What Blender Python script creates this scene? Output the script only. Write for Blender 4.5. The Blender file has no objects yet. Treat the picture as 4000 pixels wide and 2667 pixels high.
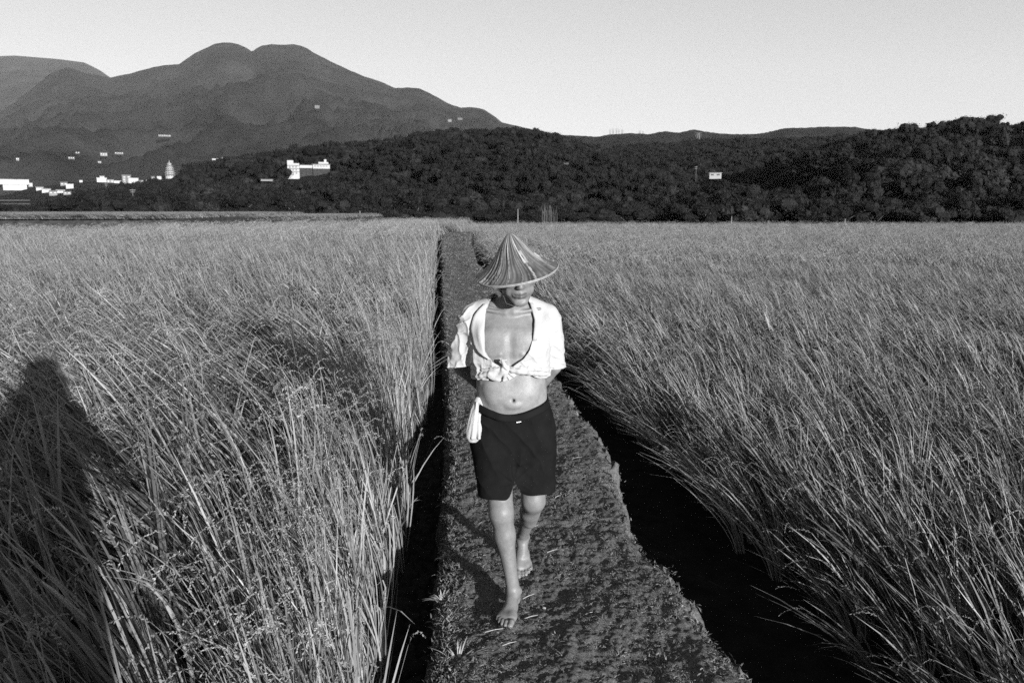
import bpy, bmesh, math, random
import numpy as np
from mathutils import Vector, Matrix, noise
from mathutils.bvhtree import BVHTree
R = math.radians
random.seed(7); rng = np.random.default_rng(7)
scene = bpy.context.scene
col = scene.collection

# ---------------------------------------------------------------- camera
CAM_H = 1.80; F = 3111.0; PITCH = math.atan((1333.5-815)/F)
CP, SP = math.cos(PITCH), math.sin(PITCH)
cd = bpy.data.cameras.new('camera'); cam = bpy.data.objects.new('camera', cd); col.objects.link(cam)
cam.location = (0, 0, CAM_H); cam.rotation_euler = (R(90)-PITCH, 0, 0)
cd.sensor_width = 36; cd.lens = 28; cd.clip_start = 0.02; cd.clip_end = 30000
cd.dof.use_dof = True; cd.dof.focus_distance = 3.5; cd.dof.aperture_fstop = 9
scene.camera = cam
# ---------------------------------------------------------------- sky, sun, exposure
HAZE = 2.5e-5
SUN_AZ, SUN_EL = R(29.8), R(10.3)                    # shadows run 30 degrees left of straight ahead
w = bpy.data.worlds.new('World'); scene.world = w; w.use_nodes = True
nt = w.node_tree; nt.nodes.clear()
sky = nt.nodes.new('ShaderNodeTexSky'); sky.sky_type = 'NISHITA'; sky.sun_disc = False
sky.sun_elevation = SUN_EL; sky.sun_rotation = math.pi - SUN_AZ
sky.altitude = 0; sky.air_density = 1.0; sky.dust_density = 1.0; sky.ozone_density = 1.0
sep = nt.nodes.new('ShaderNodeSeparateColor')      # black and white film behind a red filter sees the red part of the sky
bg = nt.nodes.new('ShaderNodeBackground'); bg.inputs['Strength'].default_value = 0.10
wo = nt.nodes.new('ShaderNodeOutputWorld')
pw = nt.nodes.new('ShaderNodeMath'); pw.operation = 'POWER'; pw.inputs[1].default_value = 0.6; ml = nt.nodes.new('ShaderNodeMath'); ml.operation = 'MULTIPLY'; ml.inputs[1].default_value = 1.34
nt.links.new(sky.outputs[0], sep.inputs[0]); nt.links.new(sep.outputs[0], pw.inputs[0]); nt.links.new(pw.outputs[0], ml.inputs[0]); nt.links.new(ml.outputs[0], bg.inputs['Color']); nt.links.new(bg.outputs[0], wo.inputs[0])
sd = bpy.data.lights.new('sun', 'SUN'); sd.energy = 5.0; sd.angle = R(0.5); sd.color = (1, 1, 1)
sun = bpy.data.objects.new('sun', sd); col.objects.link(sun)
sdir = Vector((-math.sin(SUN_AZ)*math.cos(SUN_EL), math.cos(SUN_AZ)*math.cos(SUN_EL), -math.sin(SUN_EL)))
sun.rotation_euler = sdir.to_track_quat('-Z', 'Y').to_euler(); sun.location = (60, -100, 60)
vs = scene.view_settings; vs.view_transform = 'Standard'; vs.look = 'None'; vs.exposure = 1.35; vs.gamma = 1; vs.use_curve_mapping = False
scene.cycles.use_denoising = False
scene.cycles.max_bounces = 5; scene.cycles.diffuse_bounces = 2; scene.cycles.glossy_bounces = 2
scene.cycles.transmission_bounces = 3; scene.cycles.volume_bounces = 0; scene.cycles.transparent_max_bounces = 4

# ---------------------------------------------------------------- helpers
def P(px, py, Y):
    u = (px-2000)/F; v = (1333.5-py)/F
    dy = CP+v*SP; t = Y/dy
    return Vector((u*t, Y, CAM_H+t*(-SP+v*CP)))
def fbm(x, y, z=0.0, s=1.0, o=4):
    return noise.fractal(Vector((x*s, y*s, z*s)), 1.0, 2.0, o)
def mat(name, base, rough=0.8, spec=0.3, n_scale=None, n_amt=0.2, bump=0.0, b_scale=50, attr=None, rnd=0.0, detail=6, trans=0.0, stretch=None):
    m = bpy.data.materials.new(name); m.use_nodes = True; t = m.node_tree; L = t.links
    b = t.nodes['Principled BSDF']; b.inputs['Roughness'].default_value = rough
    b.inputs['Specular IOR Level'].default_value = spec
    val = t.nodes.new('ShaderNodeValue'); val.outputs[0].default_value = base; cur = val.outputs[0]
    def mul(a, bsock):
        q = t.nodes.new('ShaderNodeMath'); q.operation = 'MULTIPLY'; L.new(a, q.inputs[0]); L.new(bsock, q.inputs[1]); return q.outputs[0]
    tc = t.nodes.new('ShaderNodeTexCoord'); vec = tc.outputs['Object']
    if stretch:
        mp = t.nodes.new('ShaderNodeMapping'); mp.inputs['Scale'].default_value = stretch; L.new(vec, mp.inputs[0]); vec = mp.outputs[0]
    if n_scale:
        n = t.nodes.new('ShaderNodeTexNoise'); n.inputs['Scale'].default_value = n_scale; n.inputs['Detail'].default_value = detail
        n.inputs['Roughness'].default_value = 0.65
        L.new(vec, n.inputs['Vector'])
        mr = t.nodes.new('ShaderNodeMapRange'); mr.inputs[1].default_value = 0.3; mr.inputs[2].default_value = 0.7
        mr.inputs[3].default_value = 1-n_amt; mr.inputs[4].default_value = 1+n_amt; L.new(n.outputs[0], mr.inputs[0]); cur = mul(cur, mr.outputs[0])
    if attr:
        a = t.nodes.new('ShaderNodeAttribute'); a.attribute_name = attr; cur = mul(cur, a.outputs['Fac'])
    if rnd:
        oi = t.nodes.new('ShaderNodeObjectInfo'); mr = t.nodes.new('ShaderNodeMapRange')
        mr.inputs[3].default_value = 1-rnd; mr.inputs[4].default_value = 1+rnd; L.new(oi.outputs['Random'], mr.inputs[0]); cur = mul(cur, mr.outputs[0])
    L.new(cur, b.inputs['Base Color'])
    if bump:
        n2 = t.nodes.new('ShaderNodeTexNoise'); n2.inputs['Scale'].default_value = b_scale; n2.inputs['Detail'].default_value = 8
        n2.inputs['Roughness'].default_value = 0.7
        L.new(vec, n2.inputs['Vector']); bp = t.nodes.new('ShaderNodeBump'); bp.inputs['Strength'].default_value = 1.0
        bp.inputs['Distance'].default_value = bump; L.new(n2.outputs[0], bp.inputs['Height']); L.new(bp.outputs[0], b.inputs['Normal'])
    if trans:
        tr = t.nodes.new('ShaderNodeBsdfTranslucent'); L.new(cur, tr.inputs[0]); mx = t.nodes.new('ShaderNodeMixShader'); mx.inputs[0].default_value = trans
        L.new(b.outputs[0], mx.inputs[1]); L.new(tr.outputs[0], mx.inputs[2]); L.new(mx.outputs[0], t.nodes['Material Output'].inputs[0])
    return m
M = dict(
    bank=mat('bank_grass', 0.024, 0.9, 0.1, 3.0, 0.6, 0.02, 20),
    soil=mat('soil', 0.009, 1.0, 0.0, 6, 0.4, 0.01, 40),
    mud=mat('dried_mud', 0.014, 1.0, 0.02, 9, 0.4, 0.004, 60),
    path=mat('path_earth', 0.088, 0.95, 0.03, 70, 0.45, 0.012, 170, detail=10),
    moss=mat('short_grass', 0.09, 0.8, 0.2, 3, 0.35, attr='shade', rnd=0.5),
    rice=mat('rice_leaf', 0.150, 0.55, 0.18, attr='shade', rnd=0.40, trans=0.06),
    wood=mat('bark', 0.06, 0.9, 0.1, 8, 0.3),
    leaf=mat('foliage', 0.010, 0.7, 0.08, attr='shade', rnd=0.35),
    leaf_pale=mat('foliage_pale', 0.016, 0.7, 0.12, attr='shade', rnd=0.35),
    hill=mat('hill_ground', 0.012, 0.95, 0.05, 0.02, 0.4),
    far=mat('far_forest', 0.017, 1.0, 0.0, 0.004, 0.85, 25.0, 0.02, detail=12),
    mid=mat('middle_forest', 0.015, 1.0, 0.0, 0.02, 0.5, 8.0, 0.05, detail=12),
    white=mat('white_paint', 0.21, 0.6, 0.3, 0.6, 0.08),
    pale=mat('pale_concrete', 0.12, 0.8, 0.2, 0.6, 0.15),
    grey=mat('grey_concrete', 0.08, 0.85, 0.2, 0.6, 0.2),
    dark=mat('dark_glass', 0.04, 0.3, 0.5),
    roof=mat('roof_sheet', 0.40, 0.7, 0.3, 1.0, 0.15),
    steel=mat('galvanised_steel', 0.12, 0.5, 0.5),
    skin=mat('skin', 0.120, 0.46, 0.24, 34, 0.18, 0.0013, 90, attr='shade'),
    cloth=mat('white_cotton', 0.25, 0.85, 0.15, 9, 0.05, 0.0012, 90, detail=3),
    towel=mat('towel_cotton', 0.27, 0.95, 0.1, 25, 0.08, 0.003, 160),
    shorts=mat('black_cotton', 0.0055, 0.95, 0.03, 12, 0.25, 0.0015, 60),
    belt=mat('black_elastic', 0.004, 0.8, 0.08),
    metal=mat('bright_metal', 0.85, 0.35, 0.8),
    hair=mat('black_hair', 0.012, 0.6, 0.4, 40, 0.5, 0.002, 150, stretch=(1, 1, 0.2)),
    hat=mat('bamboo_leaf', 0.10, 0.45, 0.45, 30, 0.2, attr='shade', stretch=(1, 1, 0.3)),
    rim=mat('bamboo_rim', 0.15, 0.5, 0.4, 60, 0.35),
    nail=mat('nail', 0.42, 0.3, 0.5),
    dcloth=mat('dark_cloth', 0.08, 0.9, 0.1, 9, 0.2),
    straw=mat('dry_straw', 0.24, 0.7, 0.2, 20, 0.2),
    plastic=mat('camera_black', 0.02, 0.4, 0.5),
)
def mesh_np(name, V, faces, m=None, smooth=True, shade=None, fattr=None):
    V = np.asarray(V, np.float32).reshape(-1, 3); faces = np.asarray(faces, np.int32)
    me = bpy.data.meshes.new(name); k = faces.shape[1]; n = len(faces)
    me.vertices.add(len(V)); me.vertices.foreach_set('co', V.ravel())
    me.loops.add(n*k); me.loops.foreach_set('vertex_index', faces.ravel())
    me.polygons.add(n); me.polygons.foreach_set('loop_start', np.arange(n, dtype=np.int32)*k)
    me.polygons.foreach_set('use_smooth', np.full(n, smooth))
    me.update(calc_edges=True); me.validate()
    if shade is not None:
        a = me.attributes.new('shade', 'FLOAT', 'POINT'); a.data.foreach_set('value', np.asarray(shade, np.float32))
    if m: me.materials.append(m)
    return me
def link(name, me, parent=None, loc=None):
    o = bpy.data.objects.new(name, me); col.objects.link(o)
    if parent: o.parent = parent
    if loc is not None: o.location = loc
    return o
def tag(o, label=None, cat=None, group=None, kind=None):
    if label: o['label'] = label
    if cat: o['category'] = cat
    if group: o['group'] = group
    if kind: o['kind'] = kind
    return o
def thing(name, loc, label, cat, group=None, rz=0):
    o = bpy.data.objects.new(name, None); col.objects.link(o); o.location = loc; o.rotation_euler = (0, 0, rz); o.empty_display_size = 0.2
    return tag(o, label, cat, group)
class Geo:                                                   # gathers quads into one mesh
    def __init__(s): s.v = []; s.f = []; s.s = []
    def quad(s, a, b, c, d, sh=1.0):
        n = len(s.v); s.v += [a, b, c, d]; s.f.append((n, n+1, n+2, n+3)); s.s += [sh]*4
    def box(s, x0, x1, y0, y1, z0, z1):
        p = [(x, y, z) for z in (z0, z1) for y in (y0, y1) for x in (x0, x1)]; n = len(s.v); s.v += p; s.s += [1]*8
        for q in ((0, 2, 3, 1), (4, 5, 7, 6), (0, 1, 5, 4), (2, 6, 7, 3), (0, 4, 6, 2), (1, 3, 7, 5)): s.f.append(tuple(n+i for i in q))
    def tube(s, pts, rad, k=8, cap=True, flat=1.0, sh=1.0):
        pts = [Vector(p) for p in pts]; n0 = len(s.v)
        up = Vector((0.13, 0.21, 1)).normalized()
        for i, p in enumerate(pts):
            d = (pts[min(i+1, len(pts)-1)]-pts[max(i-1, 0)]).normalized()
            a = d.cross(up)
            if a.length < 0.05: a = d.cross(Vector((1, 0, 0)))
            a.normalize(); b = d.cross(a); r = rad[i] if hasattr(rad, '__len__') else rad
            for j in range(k):
                t = 2*math.pi*j/k; s.v.append(tuple(p+a*math.cos(t)*r+b*math.sin(t)*r*flat)); s.s.append(sh)
        for i in range(len(pts)-1):
            for j in range(k):
                q = n0+i*k; s.f.append((q+j, q+(j+1) % k, q+k+(j+1) % k, q+k+j))
        if cap:
            for e, q in ((0, n0), (1, n0+(len(pts)-1)*k)):
                c = len(s.v); s.v.append(tuple(pts[0 if e == 0 else -1])); s.s.append(sh)
                for j in range(0, k, 1):
                    a, b = q+j, q+(j+1) % k; s.f.append((c, b, a, c) if e == 0 else (c, a, b, c))
    def mesh(s, name, m, smooth=False):
        me = bpy.data.meshes.new(name)
        me.from_pydata([tuple(v) for v in s.v], [], [f if f[0] != f[3] else f[:3] for f in s.f])
        a = me.attributes.new('shade', 'FLOAT', 'POINT'); a.data.foreach_set('value', s.s)
        me.polygons.foreach_set('use_smooth', [smooth]*len(me.polygons)); me.materials.append(m); me.update(); return me
def instancer(name, pts, rots, scls, idx, meshes, label, cat, kind='stuff'):
    c = bpy.data.collections.new(name+'_kinds')
    for i, me in enumerate(meshes):
        o = bpy.data.objects.new('%s_kind_%02d' % (name, i), me); c.objects.link(o)
    me = bpy.data.meshes.new(name); n = len(pts); me.vertices.add(n); me.vertices.foreach_set('co', np.asarray(pts, np.float32).ravel())
    a = me.attributes.new('rot', 'FLOAT_VECTOR', 'POINT'); a.data.foreach_set('vector', np.asarray(rots, np.float32).ravel())
    a = me.attributes.new('scl', 'FLOAT_VECTOR', 'POINT'); a.data.foreach_set('vector', np.asarray(scls, np.float32).ravel())
    a = me.attributes.new('pick', 'INT', 'POINT'); a.data.foreach_set('value', np.asarray(idx, np.int32))
    ob = link(name, me); tag(ob, label, cat, kind=kind)
    g = bpy.data.node_groups.new(name+'_scatter', 'GeometryNodeTree')
    g.interface.new_socket('Geometry', in_out='INPUT', socket_type='NodeSocketGeometry'); g.interface.new_socket('Geometry', in_out='OUTPUT', socket_type='NodeSocketGeometry')
    gi = g.nodes.new('NodeGroupInput'); go = g.nodes.new('NodeGroupOutput'); ip = g.nodes.new('GeometryNodeInstanceOnPoints')
    ci = g.nodes.new('GeometryNodeCollectionInfo'); ci.inputs[0].default_value = c; ci.inputs[1].default_value = True; ci.inputs[2].default_value = True
    def na(nm, ty):
        q = g.nodes.new('GeometryNodeInputNamedAttribute'); q.data_type = ty; q.inputs[0].default_value = nm; return q.outputs[0]
    L = g.links; L.new(gi.outputs[0], ip.inputs['Points']); L.new(ci.outputs[0], ip.inputs['Instance']); ip.inputs['Pick Instance'].default_value = True
    L.new(na('pick', 'INT'), ip.inputs['Instance Index']); L.new(na('rot', 'FLOAT_VECTOR'), ip.inputs['Rotation']); L.new(na('scl', 'FLOAT_VECTOR'), ip.inputs['Scale'])
    L.new(ip.outputs[0], go.inputs[0])
    md = ob.modifiers.new('scatter', 'NODES'); md.node_group = g
    return ob
# ---------------------------------------------------------------- the lie of the land (metres; the camera stands at x=0, y=0)
_Y  = [-6, 0, 2.0, 2.8, 3.24, 4.18, 6.2, 8.4, 12.9, 19.9, 25.5, 30, 46, 56]
_XL = [-.20, -.22, -.25, -.276, -.29, -.334, -.46, -.65, -1.09, -1.70, -2.17, -2.6, -3.9, -4.3]
_XR = [1.24, 1.04, .97, .92, .83, .68, .68, .48, .10, -.55, -1.14, -1.45, -2.62, -2.9]
def xl(y): return float(np.interp(y, _Y, _XL))
def xr(y): return float(np.interp(y, _Y, _XR))
def sstep(a, b, x):
    t = np.clip((x-a)/(b-a), 0, 1); return t*t*(3-2*t)
def rise_l(x, y): return 0.14*sstep(8, 46, y)*sstep(-34, -8, x+0*y)
def rise_p(y): return 0.20*sstep(10, 46, y)
def rise_r(y): return 0.15*sstep(20, 80, y)
ZL, ZR = -0.26, -0.66
def ground_z(x, y):
    c = (np.interp(y, _Y, _XL)+np.interp(y, _Y, _XR))/2
    k = sstep(-0.25, 0.25, x-c)
    z = (ZL+rise_l(x, y))*(1-k)+(ZR+rise_r(y))*k
    return z

# ground: one sheet out to the horizon, finer near the camera
gx = np.unique(np.concatenate([-np.geomspace(14, 9000, 40), np.linspace(-14, 14, 141), np.geomspace(14, 9000, 40)]))
gy = np.unique(np.concatenate([[-3000, -800, -200, -60, -20], np.linspace(-10, 60, 281), np.geomspace(60, 12000, 50)]))
X, Y = np.meshgrid(gx, gy); Z = ground_z(X, Y)
far = sstep(85, 130, Y); Z = Z*(1-far)-1.2*far
near = (abs(X) < 14) & (Y < 60)
V = np.stack([X, Y, Z], -1).reshape(-1, 3)
nx, ny = len(gx), len(gy)
i, j = np.meshgrid(np.arange(nx-1), np.arange(ny-1)); q = (j*nx+i).ravel()
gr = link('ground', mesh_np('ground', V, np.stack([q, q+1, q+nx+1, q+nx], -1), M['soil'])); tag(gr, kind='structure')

# raised footpath with ragged edges and steep banks
ys = [-5.0]
while ys[-1] < 56: ys.append(ys[-1]+max(0.0065, 0.0032*abs(ys[-1])) if ys[-1] > 2.0 else ys[-1]+0.06)
us = np.concatenate([np.linspace(-0.30, -0.001, 26), np.linspace(0, 1, 160), np.linspace(1.001, 1.42, 36)])
V = []
for y in ys:
    n1 = 0.035*fbm(y*2.2, 3.1)+0.018*fbm(y*11, 9.1); n2 = 0.055*fbm(y*1.7, 17.3)+0.03*fbm(y*7, 22.1)
    a, b = xl(y)+n1, xr(y)+n2; rz = rise_p(y)
    amp = 1.0 if y < 9 else 0.6
    for u in us:
        if u < 0:
            s = -u/0.30; x = a-0.10*s**0.8-0.025*fbm(y*6, s*2, 4.0); z = rz-0.02-0.30*s**1.2+0.03*fbm(y*7, s*4, 1.0)
        elif u > 1:
            s = (u-1)/0.42; x = b+0.12*s**0.85+0.03*fbm(y*5, s*2, 7.0); x += .022*fbm(y*21, s*9, 5.0); z = rz-0.02-0.72*s**1.25+0.05*fbm(y*9, s*5, 3.0)
        else:
            x = a+(b-a)*u; e = min(u, 1-u); c = -0.02*math.exp(-(e/0.03)**2) if e < 0.1 else 0
            z = rz+c+0.022*fbm(x*3.1, y*2.4, 2.0, o=3)+amp*(0.014*fbm(x*15, y*13, 5.0, o=3)+0.009*fbm(x*50, y*46, 8.0, o=2))
        V.append((x, y, z))
k = len(us); n = len(ys); i, j = np.meshgrid(np.arange(k-1), np.arange(n-1)); q = (j*k+i).ravel()
V = np.array(V); PATHV = V.reshape(n, k, 3)
po = link('path', mesh_np('path', V, np.stack([q, q+1, q+k+1, q+k], -1), M['path'])); tag(po, kind='structure')
yarr = np.array(ys)
def path_z(x, y):
    r = PATHV[min(np.searchsorted(yarr, y), n-1)]; m_ = r[26:186]
    return float(np.interp(x, m_[:, 0], m_[:, 2]))

# cracked mud on the floor of the left ditch: plates with sunk joints
def mud_sheet():
    ys_ = [1.6]
    while ys_[-1] < 9: ys_.append(ys_[-1]+0.0040*ys_[-1])
    cx = np.linspace(0, 1, 90); sites = {}
    def site(i, j):
        if (i, j) not in sites: r = random.Random(i*7919+j*104729); sites[(i, j)] = (i+r.random(), j+r.random(), r.uniform(-.006, .008))
        return sites[(i, j)]
    V = []
    for y in ys_:
        a = xl(y)-0.62; b = xl(y)+0.02
        for u in cx:
            x = a+(b-a)*u; X_ = x*11+0.5*fbm(x*9, y*9); Y_ = y*8+0.5*fbm(x*9, y*9, 5); I, J = math.floor(X_), math.floor(Y_)
            ds = []
            for ii in (-1, 0, 1):
                for jj in (-1, 0, 1):
                    s = site(I+ii, J+jj); ds.append((math.hypot(s[0]-X_, s[1]-Y_), s[2]))
            ds.sort(); e = ds[1][0]-ds[0][0]
            z = ZL+0.012+ds[0][1]-0.030*math.exp(-(e/0.10)**2)+0.006*fbm(x*20, y*20)
            V.append((x, y, z))
    k = len(cx); n = len(ys_); i, j = np.meshgrid(np.arange(k-1), np.arange(n-1)); q = (j*k+i).ravel()
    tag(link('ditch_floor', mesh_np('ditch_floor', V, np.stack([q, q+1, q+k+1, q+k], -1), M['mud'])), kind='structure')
mud_sheet()

# ---------------------------------------------------------------- rice
def strip(G, pts, wid, face, sh):
    n0 = len(G.v)
    for p, w_ in zip(pts, wid):
        G.v += [tuple(p-face*w_), tuple(p+face*w_)]; G.s += [sh, sh]
    for i in range(len(pts)-1): q = n0+2*i; G.f.append((q, q+1, q+3, q+2))
def clump(rs, nb, seg, w0, lean, spread, rootr, heads, hmin=0.65, grain=1.0):
    G = Geo()
    for b in range(nb):
        a = rs.uniform(0, 2*math.pi); rr = rootr*math.sqrt(rs.random()); root = Vector((math.cos(a)*rr, math.sin(a)*rr, 0))
        L = rs.uniform(hmin, 1.08); sp = rs.gauss(0, spread); sp2 = rs.gauss(0, spread)
        h = Vector((lean[0]*rs.uniform(.75, 1.25)+sp, lean[1]+sp2, 0)); dr = rs.uniform(0, .35)
        if rs.random() < .30: dr = rs.uniform(.5, 1.0)
        f = Vector((rs.gauss(0, 1), rs.gauss(0, 1), rs.gauss(0, .3))); f.normalize()
        sh = rs.uniform(.55, 1.25) if rs.random() < .65 else rs.uniform(.18, .5)
        pts = []; wd = []
        for i in range(seg+1):
            t = i/seg; hh = h*L*(0.35*t+0.65*t**2.0)*1.15
            z = L*(t-dr*0.55*t**3.2)*(1/math.sqrt(1+0.55*(h.length)**2))
            pts.append(root+hh+Vector((0, 0, z))); wd.append(w0*rs.uniform(.9, 1.1)*(0.55+0.9*t)*(1-t**4)+w0*.06)
        strip(G, pts, wd, f, sh)
    for b in range(heads):                                     # ears: an arching stalk hung with grains
        a = rs.uniform(0, 2*math.pi); rr = rootr*math.sqrt(rs.random()); root = Vector((math.cos(a)*rr, math.sin(a)*rr, 0))
        L = rs.uniform(.80, 1.0); h = Vector((lean[0]*rs.uniform(.8, 1.2)+rs.gauss(0, spread), lean[1]+rs.gauss(0, spread), 0))
        k = 1/math.sqrt(1+0.55*h.length**2); pts = [root+h*L*(0.35*t+0.65*t*t)*1.15+Vector((0, 0, L*t*k)) for t in (0, .35, .65, .85, 1)]
        f = Vector((rs.gauss(0, 1), rs.gauss(0, 1), 0)).normalized(); strip(G, pts, [w0*.35]*5, f, .8)
        d = (pts[-1]-pts[-2]).normalized(); out = Vector((h.x-.25*rs.random(), h.y+rs.gauss(0, .3), 0)).normalized(); p = pts[-1]; n_ = rs.randint(18, 26)
        for i in range(n_):
            t = i/n_; d = (d+out*.12+Vector((0, 0, -.16*(.3+t)))).normalized(); q = p+d*0.0075*grain
            for s_ in range(2 if grain < 1.4 else 1):
                gl = 0.0100*grain*rs.uniform(.8, 1.25); gw = 0.0019*grain
                g = (d+Vector((rs.gauss(0, .75), rs.gauss(0, .75), rs.gauss(-.25, .5)))).normalized()
                sd_ = g.cross(Vector((rs.gauss(0, 1), rs.gauss(0, 1), rs.gauss(0, 1)))).normalized()
                G.quad(tuple(q), tuple(q+g*gl*.5+sd_*gw), tuple(q+g*gl), tuple(q+g*gl*.5-sd_*gw), rs.uniform(.75, 1.2))
            if i % 3 == 0: strip(G, [p, q], [w0*.2]*2, f, .9)
            p = q
    return G.mesh('rice_clump', M['rice'], smooth=False)
rs = random.Random(3)
near_lean = [clump(rs, 25, 7, .0074, (-.70, .12), .13, .035, 4, hmin=.55, grain=1.1) for _ in range(8)]
near_up = [clump(rs, 40, 6, .0045, (-.32, .02), .14, .045, 6, hmin=.40, grain=1.1) for _ in range(5)]
near_right = [clump(rs, 28, 6, .0052, (-.28, .14), .12, .040, 2, hmin=.5, grain=.9) for _ in range(7)]
mid = [clump(rs, 30, 5, .0085, (-.38, .10), .13, .05, 3, grain=1.4) for _ in range(6)]
farc = [clump(rs, 40, 3, .012, (-.40, .05), .17, .13, 3, grain=3.2) for _ in range(5)]
def left_in(x, y): return x < xl(y)-(0.33 if y < 3.4 else 0.37 if y < 5 else max(.32, .40-.02*(y-5)))-0.04*math.sin(y*2.3)-.03*math.sin(y*5.1)
def right_in(x, y): return (x > xr(y)+float(np.interp(y, [0, 4, 6.2, 8.5, 12, 30, 50], [1.10, 1.06, .94, .76, .76, .92, 1.0]))+0.05*math.sin(y*1.9) ) if y < 57 else x > -7-0.4*(y-57)
def in_view(x, y, m_): return abs(x) < 0.80*max(y, 0)+m_
LE = [(-46, 32), (-25, 35), (-17, 38), (-12, 44), (-6, 48), (-4.3, 49), (-3, 40)]
def left_end(x): return float(np.interp(x, [p[0] for p in LE], [p[1] for p in LE]))
bands = [(-4.0, 9.5, .225), (9.5, 24, .27), (24, 82, .40)]
A = {'left': ([], [], [], []), 'right': ([], [], [], [])}
NL, NU, NR, NM = 8, 5, 7, 6
for bi, (y0, y1, sp) in enumerate(bands):
    y = y0
    while y < y1:
        half = 0.80*max(y, 0)+5.0
        x = -half
        while x < half:
            px_, py_ = x+rs.uniform(-.42, .42)*sp, y+rs.uniform(-.42, .42)*sp; x += sp
            side = None
            if left_in(px_, py_) and py_ < left_end(px_): side = 'left'
            elif right_in(px_, py_) and py_ < 80: side = 'right'
            if not side or (py_ < 0 and not (-3.5 < px_ < 7)): continue
            wv = noise.noise(Vector((px_*.35, py_*.35, 1.0))); w2 = noise.noise(Vector((px_*1.3, py_*1.3, 6.0)))
            D = A[side]
            if side == 'left':
                edge = xl(py_)-px_; h = 1.22*(1+.05*wv+.05*w2); z = ground_z(px_, py_)
                if py_ < 9.5:
                    pick = NL+rs.randrange(NU) if edge < .40+.22+rs.random()*.25 else rs.randrange(NL)
                    if edge < .52: h *= rs.uniform(.72, .95)
                elif py_ < 24: pick = NL+NU+rs.randrange(NM)
                else: pick = NL+NU+NM+rs.randrange(5)
            else:
                h = 0.93*(1+.06*wv+.05*w2)*(1 if py_ < 60 else rs.uniform(.8, 1.12)); z = ground_z(px_, py_)
                if py_ < 57 and not right_in(px_-.4, py_): h *= rs.uniform(.62, .85)
                if py_ < 9.5: pick = rs.randrange(NR)
                elif py_ < 24: pick = NR+rs.randrange(NM)
                else: pick = NR+NM+rs.randrange(5)
            D[0].append((px_, py_, z-.01)); D[1].append((rs.gauss(0, .11)+.1*w2, rs.gauss(0, .13)+.22*wv*.5, rs.gauss(0, .5)+.5*w2))
            s_ = rs.uniform(.9, 1.1); D[2].append((s_, s_, h*rs.uniform(.92, 1.08))); D[3].append(pick)
        y += sp
y = 1.2                                                          # dense ragged row of plants right on the brink of the left ditch
while y < 26:
    for off in (0.0, .07):
        x = xl(y)-(.31 if y < 3.4 else .40 if y < 8 else .34)-off-.06*math.sin(y*2.3)-.03*math.sin(y*5.1)+rs.gauss(0, .03); D = A['left']
        D[0].append((x, y+rs.gauss(0, .02), ground_z(x, y)-.01)); D[1].append((rs.gauss(0, .08), rs.gauss(.05, .10), rs.gauss(0, .6))); s_ = rs.uniform(.75, 1.0); D[2].append((s_, s_, rs.uniform(.45, 1.12))); D[3].append(NL+rs.randrange(NU))
    y += .055+.004*y
instancer('rice_field_left', *A['left'], near_lean+near_up+mid+farc, 'tall ripening rice leaning left on the near left side of the ditch', 'rice')
instancer('rice_field_right', *A['right'], near_right+mid+farc, 'thin bladed rice spreading to the right beyond the deep black ditch', 'rice')
# raised terraces beyond the left field
def terrace(name, pts, zt, label, depth=26):
    G = Geo()
    for (xa, ya), (xb, yb) in zip(pts[:-1], pts[1:]):
        G.quad((xa, ya, -.5), (xb, yb, -.5), (xb, yb+.35, zt), (xa, ya+.35, zt)); G.quad((xa, ya+.35, zt), (xb, yb+.35, zt), (xb, yb+depth, zt), (xa, ya+depth, zt))
    xb, yb = pts[-1]; G.quad((xb, yb, -.5), (xb+.3, yb+depth, -.5), (xb, yb+depth, zt), (xb, yb+.35, zt))
    tag(link(name, G.mesh(name, M['bank'])), kind='structure')
    D = ([], [], [], [])
    for _ in range(9000):
        x = rs.uniform(pts[0][0], pts[-1][0]); yb = float(np.interp(x, [p[0] for p in pts], [p[1] for p in pts])); y = yb+depth*rs.random()**1.6
        edge = min(y-yb, (pts[-1][0]-x)); 
        D[0].append((x, y, zt-.02)); D[1].append((0, 0, rs.gauss(0, .4))); s_ = rs.uniform(.9, 1.1); D[2].append((s_, s_, s_*.26)); D[3].append(rs.randrange(5))
    instancer('rice_'+name, *D, farc, label, 'rice')
terrace('terrace', [(-50, 35.5), (-27, 38.3), (-16.9, 40.5)], 1.32, 'raised strip of rice beyond the far left end of the left field')
terrace('terrace_behind', [(-30, 47), (-20, 50), (-12.6, 53)], 1.10, 'lower strip of rice just right of the raised terrace')

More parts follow.
